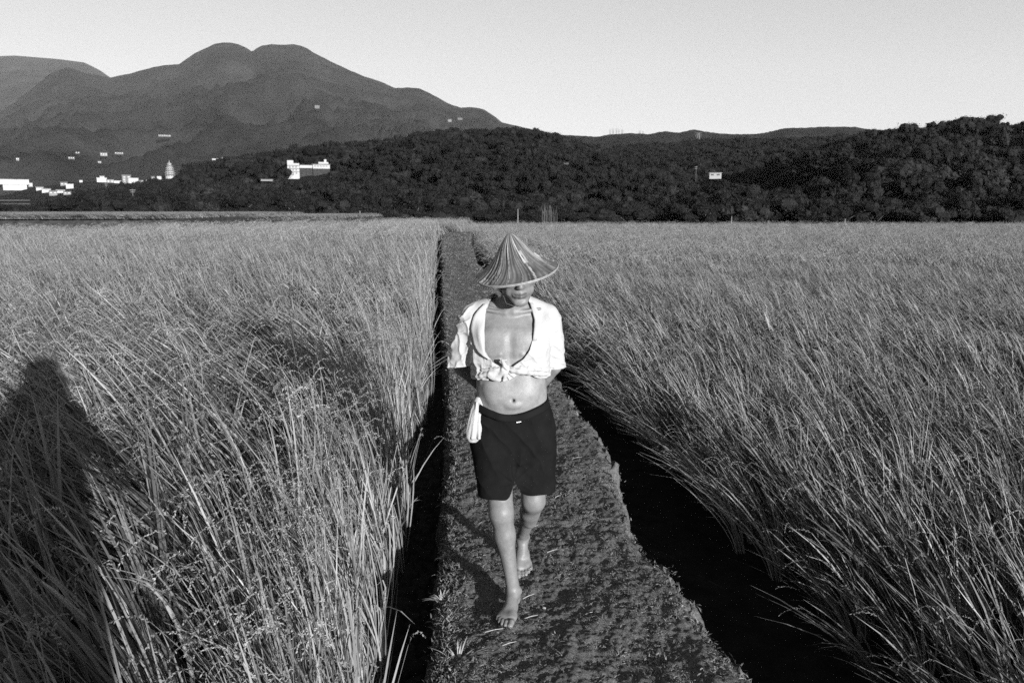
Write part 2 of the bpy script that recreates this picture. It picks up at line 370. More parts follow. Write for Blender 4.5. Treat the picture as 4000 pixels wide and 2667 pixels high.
# short grass and litter on the path
def tuft(rs, nb, ln, flat):
    G = Geo()
    for _ in range(nb):
        a = rs.uniform(0, 2*math.pi); root = Vector((rs.gauss(0, .012), rs.gauss(0, .012), -.002)); L = ln*rs.uniform(.5, 1.3)
        d = Vector((math.cos(a), math.sin(a), rs.uniform(*flat))).normalized(); f = d.cross(Vector((rs.gauss(0, .6), rs.gauss(0, .6), 1))).normalized(); w_ = rs.uniform(.0010, .0022)
        strip(G, [root, root+d*L*.5+Vector((0, 0, L*.12)), root+d*L], [w_, w_, w_*.2], f, rs.uniform(.5, 1.5))
    return G.mesh('grass_tuft', M['moss'])
tufts = [tuft(rs, 12, .013, (.0, .35)) for _ in range(4)]+[tuft(rs, 18, .026, (.1, 1.1)) for _ in range(3)]
D = ([], [], [], [])
for _ in range(20000):
    y = 2.2*math.exp(rs.random()*3.15); u = rs.random(); x = xl(y)+(xr(y)-xl(y))*u
    pn = noise.noise(Vector((x*2.2, y*1.6, 2.0)))
    wear = math.exp(-((u-.47)/.22)**2)
    if rs.random() > .95-.62*wear+.5*pn: continue
    big = rs.random() < (.25 if u < .10 else .015)
    D[0].append((x, y, path_z(x, y)+.001)); D[1].append((rs.gauss(0, .2), rs.gauss(0, .2), rs.uniform(0, 6.28))); s_ = rs.uniform(.6, 1.3)*max(1, y/7); D[2].append((s_, s_, s_*rs.uniform(.5, 1))); D[3].append(4+rs.randrange(3) if big else rs.randrange(4))
instancer('path_grass', *D, tufts, 'short trodden grass and moss matted over the earth path', 'grass')
# grass hanging on the left bank of the path
D = ([], [], [], [])
for _ in range(2600):
    y = 2.3*math.exp(rs.random()*2.2); r = PATHV[min(np.searchsorted(yarr, y), len(yarr)-1)]; q = r[rs.choice([20, 22, 24, 25, 26, 28, 30]) if rs.random() < .92 else rs.randrange(182, 200)]
    D[0].append(tuple(q)); D[1].append((rs.gauss(0, .3), -rs.random()*.6, rs.uniform(0, 6.28))); s_ = rs.uniform(.6, 1.5); D[2].append((s_, s_, s_)); D[3].append(4+rs.randrange(3))
instancer('bank_grass', *D, tufts, 'shaggy short grass along the crumbling edges of the path', 'grass')
# ---------------------------------------------------------------- figures: smooth-blended volumes turned into one skin
class SDF:
    def __init__(s, lo, hi, h):
        s.lo = np.array(lo, float); s.h = h; s.n = np.ceil((np.array(hi)-s.lo)/h).astype(int)+1
        s.ax = [(s.lo[i]+h*np.arange(s.n[i])).astype(np.float32) for i in range(3)]; s.d = np.full(s.n, 0.2, np.float32)
    def win(s, c, r):
        sl = []
        for i in range(3):
            a = int(max(0, math.floor((c[0][i]-r-s.lo[i])/s.h))); b = int(min(s.n[i], math.ceil((c[1][i]+r-s.lo[i])/s.h)+1)); sl.append(slice(a, max(a, b)))
        g = np.meshgrid(*[s.ax[i][sl[i]] for i in range(3)], indexing='ij', sparse=True); return tuple(sl), g
    def put(s, box, fn, k=0.01, sub=False, pad=0.03):
        sl, (x, y, z) = s.win(box, pad+k)
        if min(q.stop-q.start for q in sl) <= 0: return
        b = fn(x, y, z).astype(np.float32); a = s.d[sl]
        if sub: a, b = -a, b
        hh = np.clip(0.5+0.5*(b-a)/k, 0, 1); r = b*(1-hh)+a*hh-k*hh*(1-hh); s.d[sl] = -r if sub else r
    def cap(s, a, b, ra, rb, k=0.01, sub=False):
        a = np.array(a, float); b = np.array(b, float); m = max(ra, rb); ba = b-a; L = ba@ba+1e-9
        def fn(x, y, z):
            px, py, pz = x-a[0], y-a[1], z-a[2]; t = np.clip((px*ba[0]+py*ba[1]+pz*ba[2])/L, 0, 1)
            return np.sqrt((px-t*ba[0])**2+(py-t*ba[1])**2+(pz-t*ba[2])**2)-(ra+(rb-ra)*t)
        s.put((np.minimum(a, b)-m, np.maximum(a, b)+m), fn, k, sub)
    def ell(s, c, r, k=0.01, Rm=None, sub=False):
        c = np.array(c, float); r = np.array(r, float); Rm = np.eye(3) if Rm is None else np.array(Rm); m = r.max()
        def fn(x, y, z):
            p = (x-c[0], y-c[1], z-c[2]); q = [Rm[0, i]*p[0]+Rm[1, i]*p[1]+Rm[2, i]*p[2] for i in range(3)]
            k0 = np.sqrt(sum((q[i]/r[i])**2 for i in range(3)))+1e-6; k1 = np.sqrt(sum((q[i]/r[i]**2)**2 for i in range(3)))+1e-6
            return k0*(k0-1)/k1
        s.put((c-m, c+m), fn, k, sub)
    def loft(s, secs, k=0.01, p=2.3, pad=.03):           # (z, cx, cy, a, b)
        S = np.array(secs, float); z0, z1 = S[0, 0], S[-1, 0]; m = S[:, 3:].max()
        def fn(x, y, z):
            zz = np.clip(z, z0, z1).ravel(); f = [np.interp(zz, S[:, 0], S[:, i]).reshape(1, 1, -1) for i in (1, 2, 3, 4)]
            e = (np.abs((x-f[0])/f[2])**p+np.abs((y-f[1])/f[3])**p)**(1/p)
            d = (e-1)*np.minimum(f[2], f[3]); o = np.maximum(np.maximum(z0-z, z-z1), 0); return np.where(o > 0, np.sqrt(np.maximum(d, 0)**2+o**2)+np.minimum(d, 0)*0, d)
        s.put(((S[:, 1]-m).min()*np.array([1, 0, 0])+np.array([0, (S[:, 2]-m).min(), z0]), np.array([(S[:, 1]+m).max(), (S[:, 2]+m).max(), z1])), fn, k, False, pad)
    def net(s):
        d = s.d; sg = d < 0; n = d.shape
        c = np.zeros(tuple(q-1 for q in n), np.int8)
        for i in (0, 1):
            for j in (0, 1):
                for k in (0, 1): c += sg[i:n[0]-1+i, j:n[1]-1+j, k:n[2]-1+k]
        act = (c > 0) & (c < 8); idx = np.argwhere(act); ids = np.full(act.shape, -1, np.int64); ids[act] = np.arange(len(idx))
        V = np.zeros((len(idx), 3)); W = np.zeros(len(idx)); I = idx
        cor = [(i, j, k) for i in (0, 1) for j in (0, 1) for k in (0, 1)]
        val = {q: d[I[:, 0]+q[0], I[:, 1]+q[1], I[:, 2]+q[2]].astype(float) for q in cor}
        for q in cor:
            for a in range(3):
                if q[a] == 0:
                    r = list(q); r[a] = 1; r = tuple(r); A, B = val[q], val[r]; m = (A < 0) != (B < 0)
                    t = np.where(m, A/np.where(m, A-B, 1), 0); pt = np.repeat(np.array([q], float), len(I), 0); pt[:, a] += t
                    V[m] += pt[m]; W[m] += 1
        V = (I+V/W[:, None])*s.h+s.lo; F_ = []
        for a in range(3):
            b, c2 = (a+1) % 3, (a+2) % 3; sl0 = [slice(1, n[i]-1) for i in range(3)]; sl0[a] = slice(0, n[a]-1); sl1 = list(sl0); sl1[a] = slice(1, n[a])
            S0, S1 = sg[tuple(sl0)], sg[tuple(sl1)]; x = np.argwhere(S0 != S1); off = np.array([1, 1, 1]); off[a] = 0; x = x+off
            flip = sg[x[:, 0], x[:, 1], x[:, 2]]
            eb = np.zeros(3, int); eb[b] = 1; ec = np.zeros(3, int); ec[c2] = 1
            g = lambda o: ids[tuple((x-o).T)]
            Q = np.stack([g(eb+ec), g(ec), g(0*eb), g(eb)], -1); Q[~flip] = Q[~flip][:, ::-1]; F_.append(Q)
        return V, np.concatenate(F_)
def sample(s, pts):                                      # trilinear value of a field at points
    g = (np.asarray(pts)-s.lo)/s.h; i = np.clip(np.floor(g).astype(int), 0, s.n-2); f = g-i; r = 0
    for a in (0, 1):
        for b in (0, 1):
            for c in (0, 1): r = r+s.d[i[:, 0]+a, i[:, 1]+b, i[:, 2]+c]*(f[:, 0] if a else 1-f[:, 0])*(f[:, 1] if b else 1-f[:, 1])*(f[:, 2] if c else 1-f[:, 2])
    return r
def clip(V, Q, f):                                       # keep the part where f < 0, cut cleanly along f = 0
    if Q.shape[1] == 4: T = np.concatenate([Q[:, [0, 1, 2]], Q[:, [0, 2, 3]]])
    else: T = Q
    ins = f < 0; c = ins[T].sum(1); out = [T[c == 3]]; cache = {}; Vn = [V]; nn = [len(V)]
    def mid_(a, b):
        k = (min(a, b), max(a, b))
        if k not in cache: t = f[a]/(f[a]-f[b]); Vn.append((V[a]+(V[b]-V[a])*t)[None]); cache[k] = nn[0]; nn[0] += 1
        return cache[k]
    ex = []
    for t in T[(c == 1) | (c == 2)]:
        m = [bool(ins[i]) for i in t]
        if sum(m) == 1: i = m.index(True); a, b, c_ = t[i], t[(i+1) % 3], t[(i+2) % 3]; ex.append((a, mid_(a, b), mid_(a, c_)))
        else: i = m.index(False); a, b, c_ = t[i], t[(i+1) % 3], t[(i+2) % 3]; p, q = mid_(a, b), mid_(a, c_); ex += [(p, b, c_), (p, c_, q)]
    if ex: out.append(np.array(ex))
    T = np.concatenate(out); V = np.concatenate(Vn); u, inv = np.unique(T, return_inverse=True); return V[u], inv.reshape(T.shape)
def smooth_mesh(V, Q, it=1, lam=.5):
    E = np.concatenate([Q[:, [i, (i+1) % Q.shape[1]]] for i in range(Q.shape[1])])
    for _ in range(it):
        S = np.zeros_like(V); C = np.zeros(len(V)); np.add.at(S, E[:, 0], V[E[:, 1]]); np.add.at(C, E[:, 0], 1); np.add.at(S, E[:, 1], V[E[:, 0]]); np.add.at(C, E[:, 1], 1)
        V = V+(S/C[:, None]-V)*lam
    return V
def rotm(x=0, y=0, z=0): return np.array((Matrix.Rotation(R(z), 3, 'Z') @ Matrix.Rotation(R(y), 3, 'Y') @ Matrix.Rotation(R(x), 3, 'X')))

def head(s, c, Rm, sc=1.0):
    T = lambda p: tuple(np.array(c)+Rm @ (np.array(p)*sc)); E = lambda p, r, k=.01, R2=None, sub=False: s.ell(T(p), np.array(r)*sc, k, Rm if R2 is None else Rm @ R2, sub)
    C = lambda a, b, ra, rb, k=.008, sub=False: s.cap(T(a), T(b), ra*sc, rb*sc, k, sub)
    E((0, .012, .030), (.074, .092, .084)); E((0, -.035, -.030), (.061, .058, .072), .02)
    for q in (-1, 1):
        C((q*.057, .006, -.045), (q*.018, -.070, -.100), .020, .016, .02); E((q*.043, -.066, -.014), (.022, .016, .017), .012)
        E((q*.036, -.082, .045), (.026, .010, .008), .010)
        E((q*.031, -.092, .020), (.017, .012, .010), .008, sub=True); E((q*.031, -.074, .020), (.013, .013, .012), .002)
        C((q*.018, -.0865, .027), (q*.044, -.080, .025), .003, .003, .004)
        E((q*.0135, -.097, -.026), (.0085, .010, .008), .006)
        C((q*.018, -.101, -.026), (q*.037, -.083, -.062), .0034, .003, .006, True)
        E((q*.0065, -.103, -.034), (.0032, .005, .0028), .002, sub=True)
        E((q*.045, -.062, -.052), (.017, .014, .020), .014)
        E((q*.077, .010, -.002), (.010, .019, .031), .006, rotm(0, 0, q*-18)); E((q*.084, .004, .002), (.006, .010, .017), .004, rotm(0, 0, q*-18), True)
    E((0, -.078, -.106), (.019, .014, .014), .014); C((0, -.088, .028), (0, -.108, -.020), .0075, .0115, .012); E((0, -.102, -.022), (.0125, .011, .010), .006)
    E((0, -.082, -.060), (.032, .014, .021), .014)
    C((-.021, -.088, -.0585), (0, -.0965, -.0560), .0032, .0048, .004); C((.021, -.088, -.0585), (0, -.0965, -.0560), .0032, .0048, .004)
    C((-.017, -.089, -.0700), (0, -.0950, -.0705), .0038, .0060, .004); C((.017, -.089, -.0700), (0, -.0950, -.0705), .0038, .0060, .004)
    C((-.027, -.088, -.0600), (0, -.1010, -.0640), .0018, .0016, .002, True); C((.027, -.088, -.0600), (0, -.1010, -.0640), .0018, .0016, .002, True)
    C((-.012, -.091, -.083), (.012, -.091, -.083), .004, .004, .008, True)
def hand(s, w_, fw, side, curl=.5, sc=1.0):              # wrist point, frame columns: across, palm normal, along fingers
    fw = np.array(fw, float); T = lambda p: tuple(np.array(w_)+fw @ (np.array(p)*sc))
    s.ell(T((0, 0, .045)), np.array((.040, .015, .052))*sc, .01, fw)
    for i, (x, L) in enumerate(((-.030, .066), (-.010, .076), (.010, .072), (.029, .056))):
        x *= -side; a = np.array((x, 0, .085)); t = curl*1.1; p1 = a+np.array((x*.08, -math.sin(t)*L*.45, math.cos(t)*L*.45)); t2 = curl*2.4
        p2 = p1+np.array((0, -math.sin(t2)*L*.32, math.cos(t2)*L*.32)); t3 = curl*3.2; p3 = p2+np.array((0, -math.sin(t3)*L*.25, math.cos(t3)*L*.25))
        for u, v, ra, rb in ((a, p1, .0095, .0085), (p1, p2, .0085, .0078), (p2, p3, .0078, .0065)): s.cap(T(u), T(v), ra*sc, rb*sc, .002)
    x = -.034*side; a = np.array((x*.8, -.004, .018)); b = a+np.array((x*.75, -.012, .032)); c = b+np.array((x*.12, -.012, .027))
    s.cap(T(a), T(b), .014*sc, .011*sc, .008); s.cap(T(b), T(c), .011*sc, .008*sc, .002)
def foot(s, anchor, Rm, inner, toe_up=0.0):              # anchor: ankle point above the heel; forward is -y
    T = lambda p: tuple(np.array(anchor)+Rm @ np.array(p)); C = lambda a, b, ra, rb, k=.012: s.cap(T(a), T(b), ra, rb, k)
    C((0, .022, -.052), (0, .010, -.030), .029, .030); C((0, 0, -.005), (0, -.075, -.042), .030, .024, .02)
    C((inner*.012, -.06, -.050), (inner*.022, -.135, -.062), .024, .018, .02); C((-inner*.016, -.05, -.058), (-inner*.026, -.120, -.066), .020, .014, .02)
    s.ell(T((0, -.120, -.062)), (.045, .036, .017), .015, Rm)
    for q in (-1, 1): s.ell(T((q*.030, .002, 0)), (.011, .014, .014), .008, Rm)
    for x, y, L, r in ((.029, -.142, .050, .0135), (.008, -.148, .043, .0095), (-.009, -.142, .040, .0088), (-.024, -.134, .034, .0083), (-.037, -.122, .029, .0080)):
        x *= inner; m = (x*1.04, y-L*.55, -.062+toe_up*.3); C((x, y, -.066), m, r*.85, r, .004); C(m, (x*1.02, y-L, -.070+toe_up), r, r*.92, .003)

# ---------------------------------------------------------------- the farmer
MAN_Y = 3.55
man = thing('person', (0, MAN_Y, path_z(0.02, 3.4)), 'barefoot man walking towards us on the path in a white knotted shirt and black shorts', 'person')
b = SDF((-.34, -.36, -.02), (.34, .34, 1.68), .0036)
TORSO = [(.74, 0, .010, .130, .095), (.80, 0, .010, .155, .108), (.88, 0, .004, .160, .108), (.94, 0, -.006, .160, .108), (1.00, -.002, -.012, .160, .106), (1.06, -.005, -.012, .156, .100), (1.12, -.006, -.010, .153, .097),
         (1.18, -.007, -.006, .156, .100), (1.24, -.008, 0, .160, .101), (1.29, -.010, .006, .155, .092), (1.335, -.010, .010, .130, .066), (1.37, -.010, .012, .075, .050)]
b.loft(TORSO, .02, 2.25)
for q in (-1, 1):
    b.cap((q*.045-.01, .012, 1.385), (q*.165-.01, .012, 1.325), .036, .040, .03); b.ell((q*.172-.01, .012, 1.30), (.050, .052, .058), .03)
    b.ell((q*.070-.01, -.070, 1.225), (.070, .024, .052), .04)                                        # chest
    b.cap((q*.020-.01, -.052, 1.355), (q*.135-.01, -.030, 1.372), .0065, .007, .016)                   # collarbone
    b.cap((q*.012-.01, -.040, 1.360), (q*.030+.006, -.030, 1.430), .010, .012, .012)                   # neck tendon
    b.ell((q*.062, -.085, 1.02), (.050, .030, .060), .04); b.cap((q*.055-.005, -.100, 1.10), (q*.125-.005, -.060, 1.045), .007, .006, .02)
b.cap((-.008, .010, 1.34), (.006, -.028, 1.435), .054, .051, .022)
b.ell((.000, -.085, .985), (.090, .038, .060), .04)
b.cap((-.008, -.116, 1.30), (-.006, -.116, 1.14), .008, .005, .028, True); b.ell((-.009, -.074, 1.372), (.010, .010, .009), .012, None, True)
b.ell((.006, -.128, .972), (.010, .020, .011), .008, None, True)
b.ell((.006, -.124, .955), (.030, .010, .012), .02)
for q in (-1, 1):
    for i in range(4):
        z0 = 1.175-i*.027; b.cap((q*.050-.005, -.104, z0+.004), (q*.125-.005, -.072, z0-.018), .0028, .0028, .016); b.cap((q*.125-.005, -.072, z0-.018), (q*.152-.005, -.020, z0-.004), .0028, .0025, .016)
HC = (0.022, -.112, 1.532); HR = rotm(15, -5, 6); head(b, HC, HR)
# arms folded behind the back
for q, el in ((-1, (-.236, .125, 1.075)), (1, (.196, .125, 1.080))):
    b.cap((q*.182-.01, .012, 1.285), el, .042, .034, .02); wr = (q*.105, .205, .925); b.cap(el, wr, .036, .024, .012)
    b.ell(np.array(el)+(q*.01, .02, .03), (.03, .034, .05), .02)
hand(b, (-.105, .205, .925), np.stack([(0, .3, 1), (0, -1, .3), (1, 0, -.15)], 1)/np.array([1.044, 1.044, 1.011]), 1, .35)
hand(b, (.105, .210, .915), np.stack([(0, -.3, -1), (0, -1, .3), (-1, 0, -.1)], 1)/np.array([1.044, 1.044, 1.005]), 1, .25)
# legs: his right one carries him, the left one trails with the heel up
FK, FA = (-.048, -.175, .475), (.006, -.150, .092); BK, BA = (.100, .000, .465), (.052, .300, .155)
for hp, kn, an, sg_ in (((-.085, 0, .82), FK, FA, -1), ((.088, .01, .82), BK, BA, 1)):
    hp, kn, an = map(np.array, (hp, kn, an)); b.cap(hp, kn, .082, .053, .03)
    b.ell(kn+np.array((0, -.012, .008)), (.036, .034, .040), .02); b.cap(kn, kn*.72+an*.28, .047, .045, .03); cf = kn*.68+an*.32+np.array((sg_*.006, .030, 0)); b.ell(cf, (.039, .040, .088), .04)
    b.cap(kn*.72+an*.28, an+(kn-an)*.10, .043, .0275, .02); b.cap(an+(kn-an)*.15, an, .028, .031, .01); b.cap(kn*.85+an*.15-np.array((0, .026, 0)), an*.7+kn*.3-np.array((0, .016, 0)), .016, .012, .015)
foot(b, FA, rotm(0, 0, -13), 1, .004); foot(b, BA, rotm(33, 0, 4), -1, .018)
b.put(((-.34, -.36, -.02), (.34, .34, .01)), lambda x, y, z: z+0*x+0*y, .004, True) if False else None
bV, bQ = b.net(); bV = smooth_mesh(bV, bQ, 1, .4)
f2 = np.abs(bV[:, 2] < .014); bV[:, 2] = np.where(bV[:, 2] < .001, .001-.0*bV[:, 2], bV[:, 2])
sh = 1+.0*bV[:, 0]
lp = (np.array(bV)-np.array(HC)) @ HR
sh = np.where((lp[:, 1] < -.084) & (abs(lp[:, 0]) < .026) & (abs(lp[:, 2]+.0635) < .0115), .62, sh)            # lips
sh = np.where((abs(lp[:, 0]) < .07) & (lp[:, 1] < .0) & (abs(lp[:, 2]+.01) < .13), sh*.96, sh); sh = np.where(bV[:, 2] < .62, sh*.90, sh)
sh = np.where((abs(lp[:, 0]) < .09) & (abs(lp[:, 2]) < .13) & (abs(lp[:, 1]) < .13), sh*.86, sh)  # head darker: shading on the face put into the skin tone
sh = np.where((bV[:, 1] < -.03) & (bV[:, 2] > .9) & (bV[:, 2] < 1.16), sh*1.18, sh)  # front of the belly lighter: its highlight painted into the skin tone
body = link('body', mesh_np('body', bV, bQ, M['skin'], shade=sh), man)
# nails
bvh_b = BVHTree.FromPolygons(bV.tolist(), bQ.tolist())
for (an, Rm, inner, up) in ((FA, rotm(0, 0, -13), 1, .004), (BA, rotm(33, 0, 4), -1, .018)):
    for x, y, L, r in ((.029, -.142, .050, .0135), (.008, -.148, .043, .0095), (-.009, -.142, .040, .0088), (-.024, -.134, .034, .0083), (-.037, -.122, .029, .0080)):
        c = np.array(an)+Rm @ np.array((x*inner, y-L-r*.35, -.070+up+r*.62)); G = Geo(); w_ = r*.55
        pr = [c+Rm @ np.array(p) for p in ((-w_, w_*.9, .0015), (w_, w_*.9, .0015), (w_*.9, -w_*.6, -.0028), (-w_*.9, -w_*.6, -.0028))]
        G.quad(*[tuple(p) for p in pr]); G.quad(*[tuple(p-np.array((0, 0, .0015))) for p in pr[::-1]]); link('toenail', G.mesh('toenail', M['nail']), body)
# hair: a cap of short hair over the back and sides of the skull
hs = SDF((-.11, -.24, 1.40), (.14, .02, 1.66), .004); T_ = lambda p: tuple(np.array(HC)+HR @ np.array(p))
hs.ell(T_((0, .016, .034)), (.079, .096, .088), .005, HR); hV, hQ = hs.net(); l = (hV-np.array(HC)) @ HR
hf = np.maximum(-(l[:, 2]-(-.045+np.clip(-l[:, 1]*.9+.02, -.02, .2))), -.5); hV, hQ = clip(hV, hQ, hf+.004*np.sin(l[:, 0]*300)); link('hair', mesh_np('hair', hV, hQ, M['hair']), man)

# shirt: knotted under the chest
def xo_l(z): return np.interp(z, [1.10, 1.127, 1.15, 1.195, 1.286, 1.35, 1.40, 1.44], [-.035, -.045, -.088, -.118, -.122, -.118, -.102, -.082])
def xo_r(z): return np.interp(z, [1.10, 1.127, 1.167, 1.20, 1.241, 1.325, 1.40, 1.44], [-.02, .004, .055, .078, .090, .100, .078, .062])
s = SDF((-.34, -.20, 1.02), (.34, .22, 1.47), .0040)
SH = [(1.02, -.005, -.006, .178, .118), (1.08, -.006, -.012, .180, .124), (1.14, -.007, -.008, .182, .124), (1.20, -.008, -.003, .186, .124), (1.26, -.009, .002, .184, .122), (1.31, -.010, .008, .172, .104), (1.35, -.010, .012, .125, .078), (1.385, -.010, .012, .080, .066)]
s.loft(SH, .02, 2.4, .06)
for q, e in ((-1, (-.246, .045, 1.098)), (1, (.190, .050, 1.088))):
    s.cap((q*.045-.01, .012, 1.400), (q*.170-.01, .012, 1.340), .044, .052, .03); s.cap((q*.180-.01, .012, 1.300), np.array(e)*.5+np.array((q*.180-.01, .012, 1.300))*.5, .058, .057, .02)
    s.cap(np.array(e)*.5+np.array((q*.180-.01, .012, 1.300))*.5, np.array(e)+(0, 0, -.05), .057, .062, .012)
s.cap((-.006, .006, 1.36), (.0, -.006, 1.42), .074, .070, .02)
KN = np.array((-.030, -.135, 1.118))
sV, sQ = s.net()
x, y, z = sV.T
# folds: rays running into the knot, drape under the arms, wrinkles on the sleeves
dk = np.hypot(x-KN[0], z-KN[2]); th = np.arctan2(z-KN[2], x-KN[0]); front = sstep(.02, -.06, y)
nz = np.array([noise.fractal(Vector((a*9, b_*9, c*7)), 1.0, 2.0, 3) for a, b_, c in sV])
rid = 1-np.abs(np.sin(th*7.5+nz*1.6)); disp = front*np.exp(-(dk/.16)**2)*np.clip(dk/.03, 0, 1)*(.011*rid**2)
low = np.exp(-((z-1.085)/.040)**2); disp += low*.0060*(1-np.abs(np.sin(z*130+nz*2.5+x*9)))**1.5
slv = sstep(.155, .20, np.abs(x)); u = z*1.0+np.abs(x)*.55; disp += slv*.0085*(1-np.abs(np.sin(u*46+nz*3+np.where(x < 0, .8, 2.2))))**2*np.where(x < 0, 1.2, .55)
disp += .006*nz*(1-.5*slv)+(1-slv)*front*.005*(1-np.abs(np.sin(x*34+z*24+nz*2.4)))**2*sstep(1.30, 1.15, z)
disp += np.where(x < -.12, 1, 0)*front*.010*(1-np.abs(np.sin(x*58+z*14+nz)))**2*sstep(1.36, 1.28, z)
gx_ = np.stack([(sample(s, sV+np.eye(3)[i]*.004)-sample(s, sV-np.eye(3)[i]*.004)) for i in range(3)], -1); gx_ /= np.linalg.norm(gx_, axis=1)[:, None]+1e-9
sV2 = sV+gx_*(disp-.003)[:, None]
x, y, z = sV2.T
hem = 1.070+.030*np.exp(-((x-.06)/.05)**2)*(y < 0)+.006*np.sin(x*40)-.008*(x < -.1)
arm_bottom = np.where(x < 0, 1.102+.35*(np.abs(x)-.262)*-.25, 1.092)
inarm = np.abs(x+np.where(x < 0, 0, 0)) > np.where(x < 0, .188, .176)
f_hem = np.where(inarm, arm_bottom-z, hem-z)
opening = np.minimum(np.minimum(x-xo_l(z), xo_r(z)-x), np.where(y < .012, z-1.128, -1)); opening = np.where(y < .012, opening, -1)
neck = .079-np.hypot(x-.0+.006, (y+.004)*1.0); neck = np.where(z > 1.385, neck, -1)
top = z-1.425-.02*(y > 0)
f = np.maximum.reduce([f_hem, opening, np.minimum(neck, z-1.386), top])
cV, cQ = clip(sV2, sQ, f)
def solid(o, t, off=-1):
    m_ = o.modifiers.new('thickness', 'SOLIDIFY'); m_.thickness = t; m_.offset = off; return o
shirt = solid(link('shirt', mesh_np('shirt', cV, cQ, M['cloth']), man), .0025)
bvh_s = BVHTree.FromPolygons(cV.tolist(), cQ.tolist())
def on_shirt(x, z, lift=.004):
    h = bvh_s.ray_cast(Vector((x, -.6, z)), Vector((0, 1, 0)))
    return Vector((x, h[0].y-lift, z)) if h[0] else None
# folded-back lapel on his right side, flat collar flap on his left
def lapel(zs, xin, wid, name, gap=.010):
    G = Geo(); rows = []
    for i, z_ in enumerate(zs):
        w_ = wid[i]; xi = xin[i]; row = []
        for t in np.linspace(0, 1, 7):
            x_ = xi+w_*t; p = on_shirt(x_, z_, 0) or on_shirt(xi+w_*1.15, z_, 0) or Vector((x_, rows[-1][0].y if rows else -.1, z_)); row.append(Vector((x_, p.y-.003-gap*math.sin(min(1, t*1.1)*math.pi*.62)-.003*math.sin(z_*80), z_)))
        rows.append(row)
    for a in range(len(rows)-1):
        for c in range(6): G.quad(tuple(rows[a][c]), tuple(rows[a][c+1]), tuple(rows[a+1][c+1]), tuple(rows[a+1][c]))
    me = G.mesh(name, M['cloth'], True); bm = bmesh.new(); bm.from_mesh(me); bmesh.ops.remove_doubles(bm, verts=bm.verts, dist=1e-5); bmesh.ops.recalc_face_normals(bm, faces=bm.faces); bm.to_mesh(me); bm.free()
    o = solid(link(name, me, shirt), .002, 0); return o
zs = np.linspace(1.395, 1.16, 16); lapel(zs, xo_l(zs)-.001, -.006-.054*np.sin(np.clip((1.405-zs)/.245, 0, 1)*math.pi)**.7, 'lapel', .012)
zs = np.linspace(1.40, 1.24, 12); lapel(zs, xo_r(zs)+.001, .004+.030*np.sin(np.clip((1.41-zs)/.19, 0, 1)*math.pi)**.8, 'lapel', .005)
# rolled hem, knot and its two tails
ks = SDF((-.24, -.22, 1.02), (.22, .0, 1.20), .0030)
def hem_pts(x0, x1, z0, z1, n):
    r = []
    for t in np.linspace(0, 1, n):
        x_ = x0+(x1-x0)*t; z_ = z0+(z1-z0)*t; p = on_shirt(x_, z_+.012, 0); r.append(np.array((x_, (p.y if p else -.13)-.002, z_)))
    return r
for pts, r0, r1 in ((hem_pts(-.155, -.036, 1.080, 1.118, 7), .009, .014), (hem_pts(-.13, -.035, 1.110, 1.122, 6), .006, .010), (hem_pts(.150, -.022, 1.090, 1.118, 8), .011, .014), (hem_pts(.10, -.02, 1.122, 1.126, 5), .006, .010)):
    for i in range(len(pts)-1): t = i/(len(pts)-1); ks.cap(pts[i], pts[i+1], r0+(r1-r0)*t, r0+(r1-r0)*(t+1/(len(pts)-1)), .008)
K = KN+np.array((0, -.012, .003)); ks.ell(K, (.020, .017, .026), .006, rotm(0, 25, 0)); ks.cap(K+(-.004, -.004, .022), K+(-.012, -.010, .040), .010, .006, .006); ks.cap(K+(-.012, -.010, .040), K+(.004, -.014, .044), .006, .005, .004)
ks.cap(K+(-.010, 0, -.012), K+(-.034, .004, -.040), .012, .010, .008); ks.ell(K+(-.046, .005, -.040), (.032, .007, .014), .010, rotm(0, 22, 0)); ks.cap(K+(.004, 0, -.018), K+(-.006, .004, -.052), .009, .006, .006)
ks.cap(K+(-.018, -.012, .012), K+(.016, -.016, -.012), .004, .004, .004, True); ks.cap(K+(-.030, -.008, -.022), K+(-.06, -.004, -.040), .003, .003, .004, True)
kV, kQ = ks.net(); nz = np.array([noise.fractal(Vector((a*38, b_*38, c*60)), 1.0, 2.0, 2) for a, b_, c in kV]); kV[:, 1] -= .003*nz; kV[:, 2] += .0025*nz
link('knot', mesh_np('knot', kV, kQ, M['cloth']), shirt)

# shorts
s = SDF((-.27, -.30, .46), (.28, .24, 1.00), .0042)
s.loft([(.68, 0, .006, .175, .115), (.74, 0, .006, .198, .130), (.82, 0, .002, .200, .130), (.89, 0, -.004, .186, .124), (.95, 0, -.008, .166, .114), (1.0, 0, -.010, .164, .112)], .02, 2.4)
for hp, kn, r0, r1 in (((-.100, 0, .80), (-.070, -.120, .56), .096, .086), ((.104, .01, .80), (.112, -.030, .54), .098, .090)):
    hp, kn = np.array(hp), np.array(kn); s.cap(hp, kn, r0, r1, .022); s.cap(kn, kn+(kn-hp)*.35, r1, r1*.98, .02)
s.cap((.012, -.010, .74), (.016, -.055, .60), .075, .060, .04)

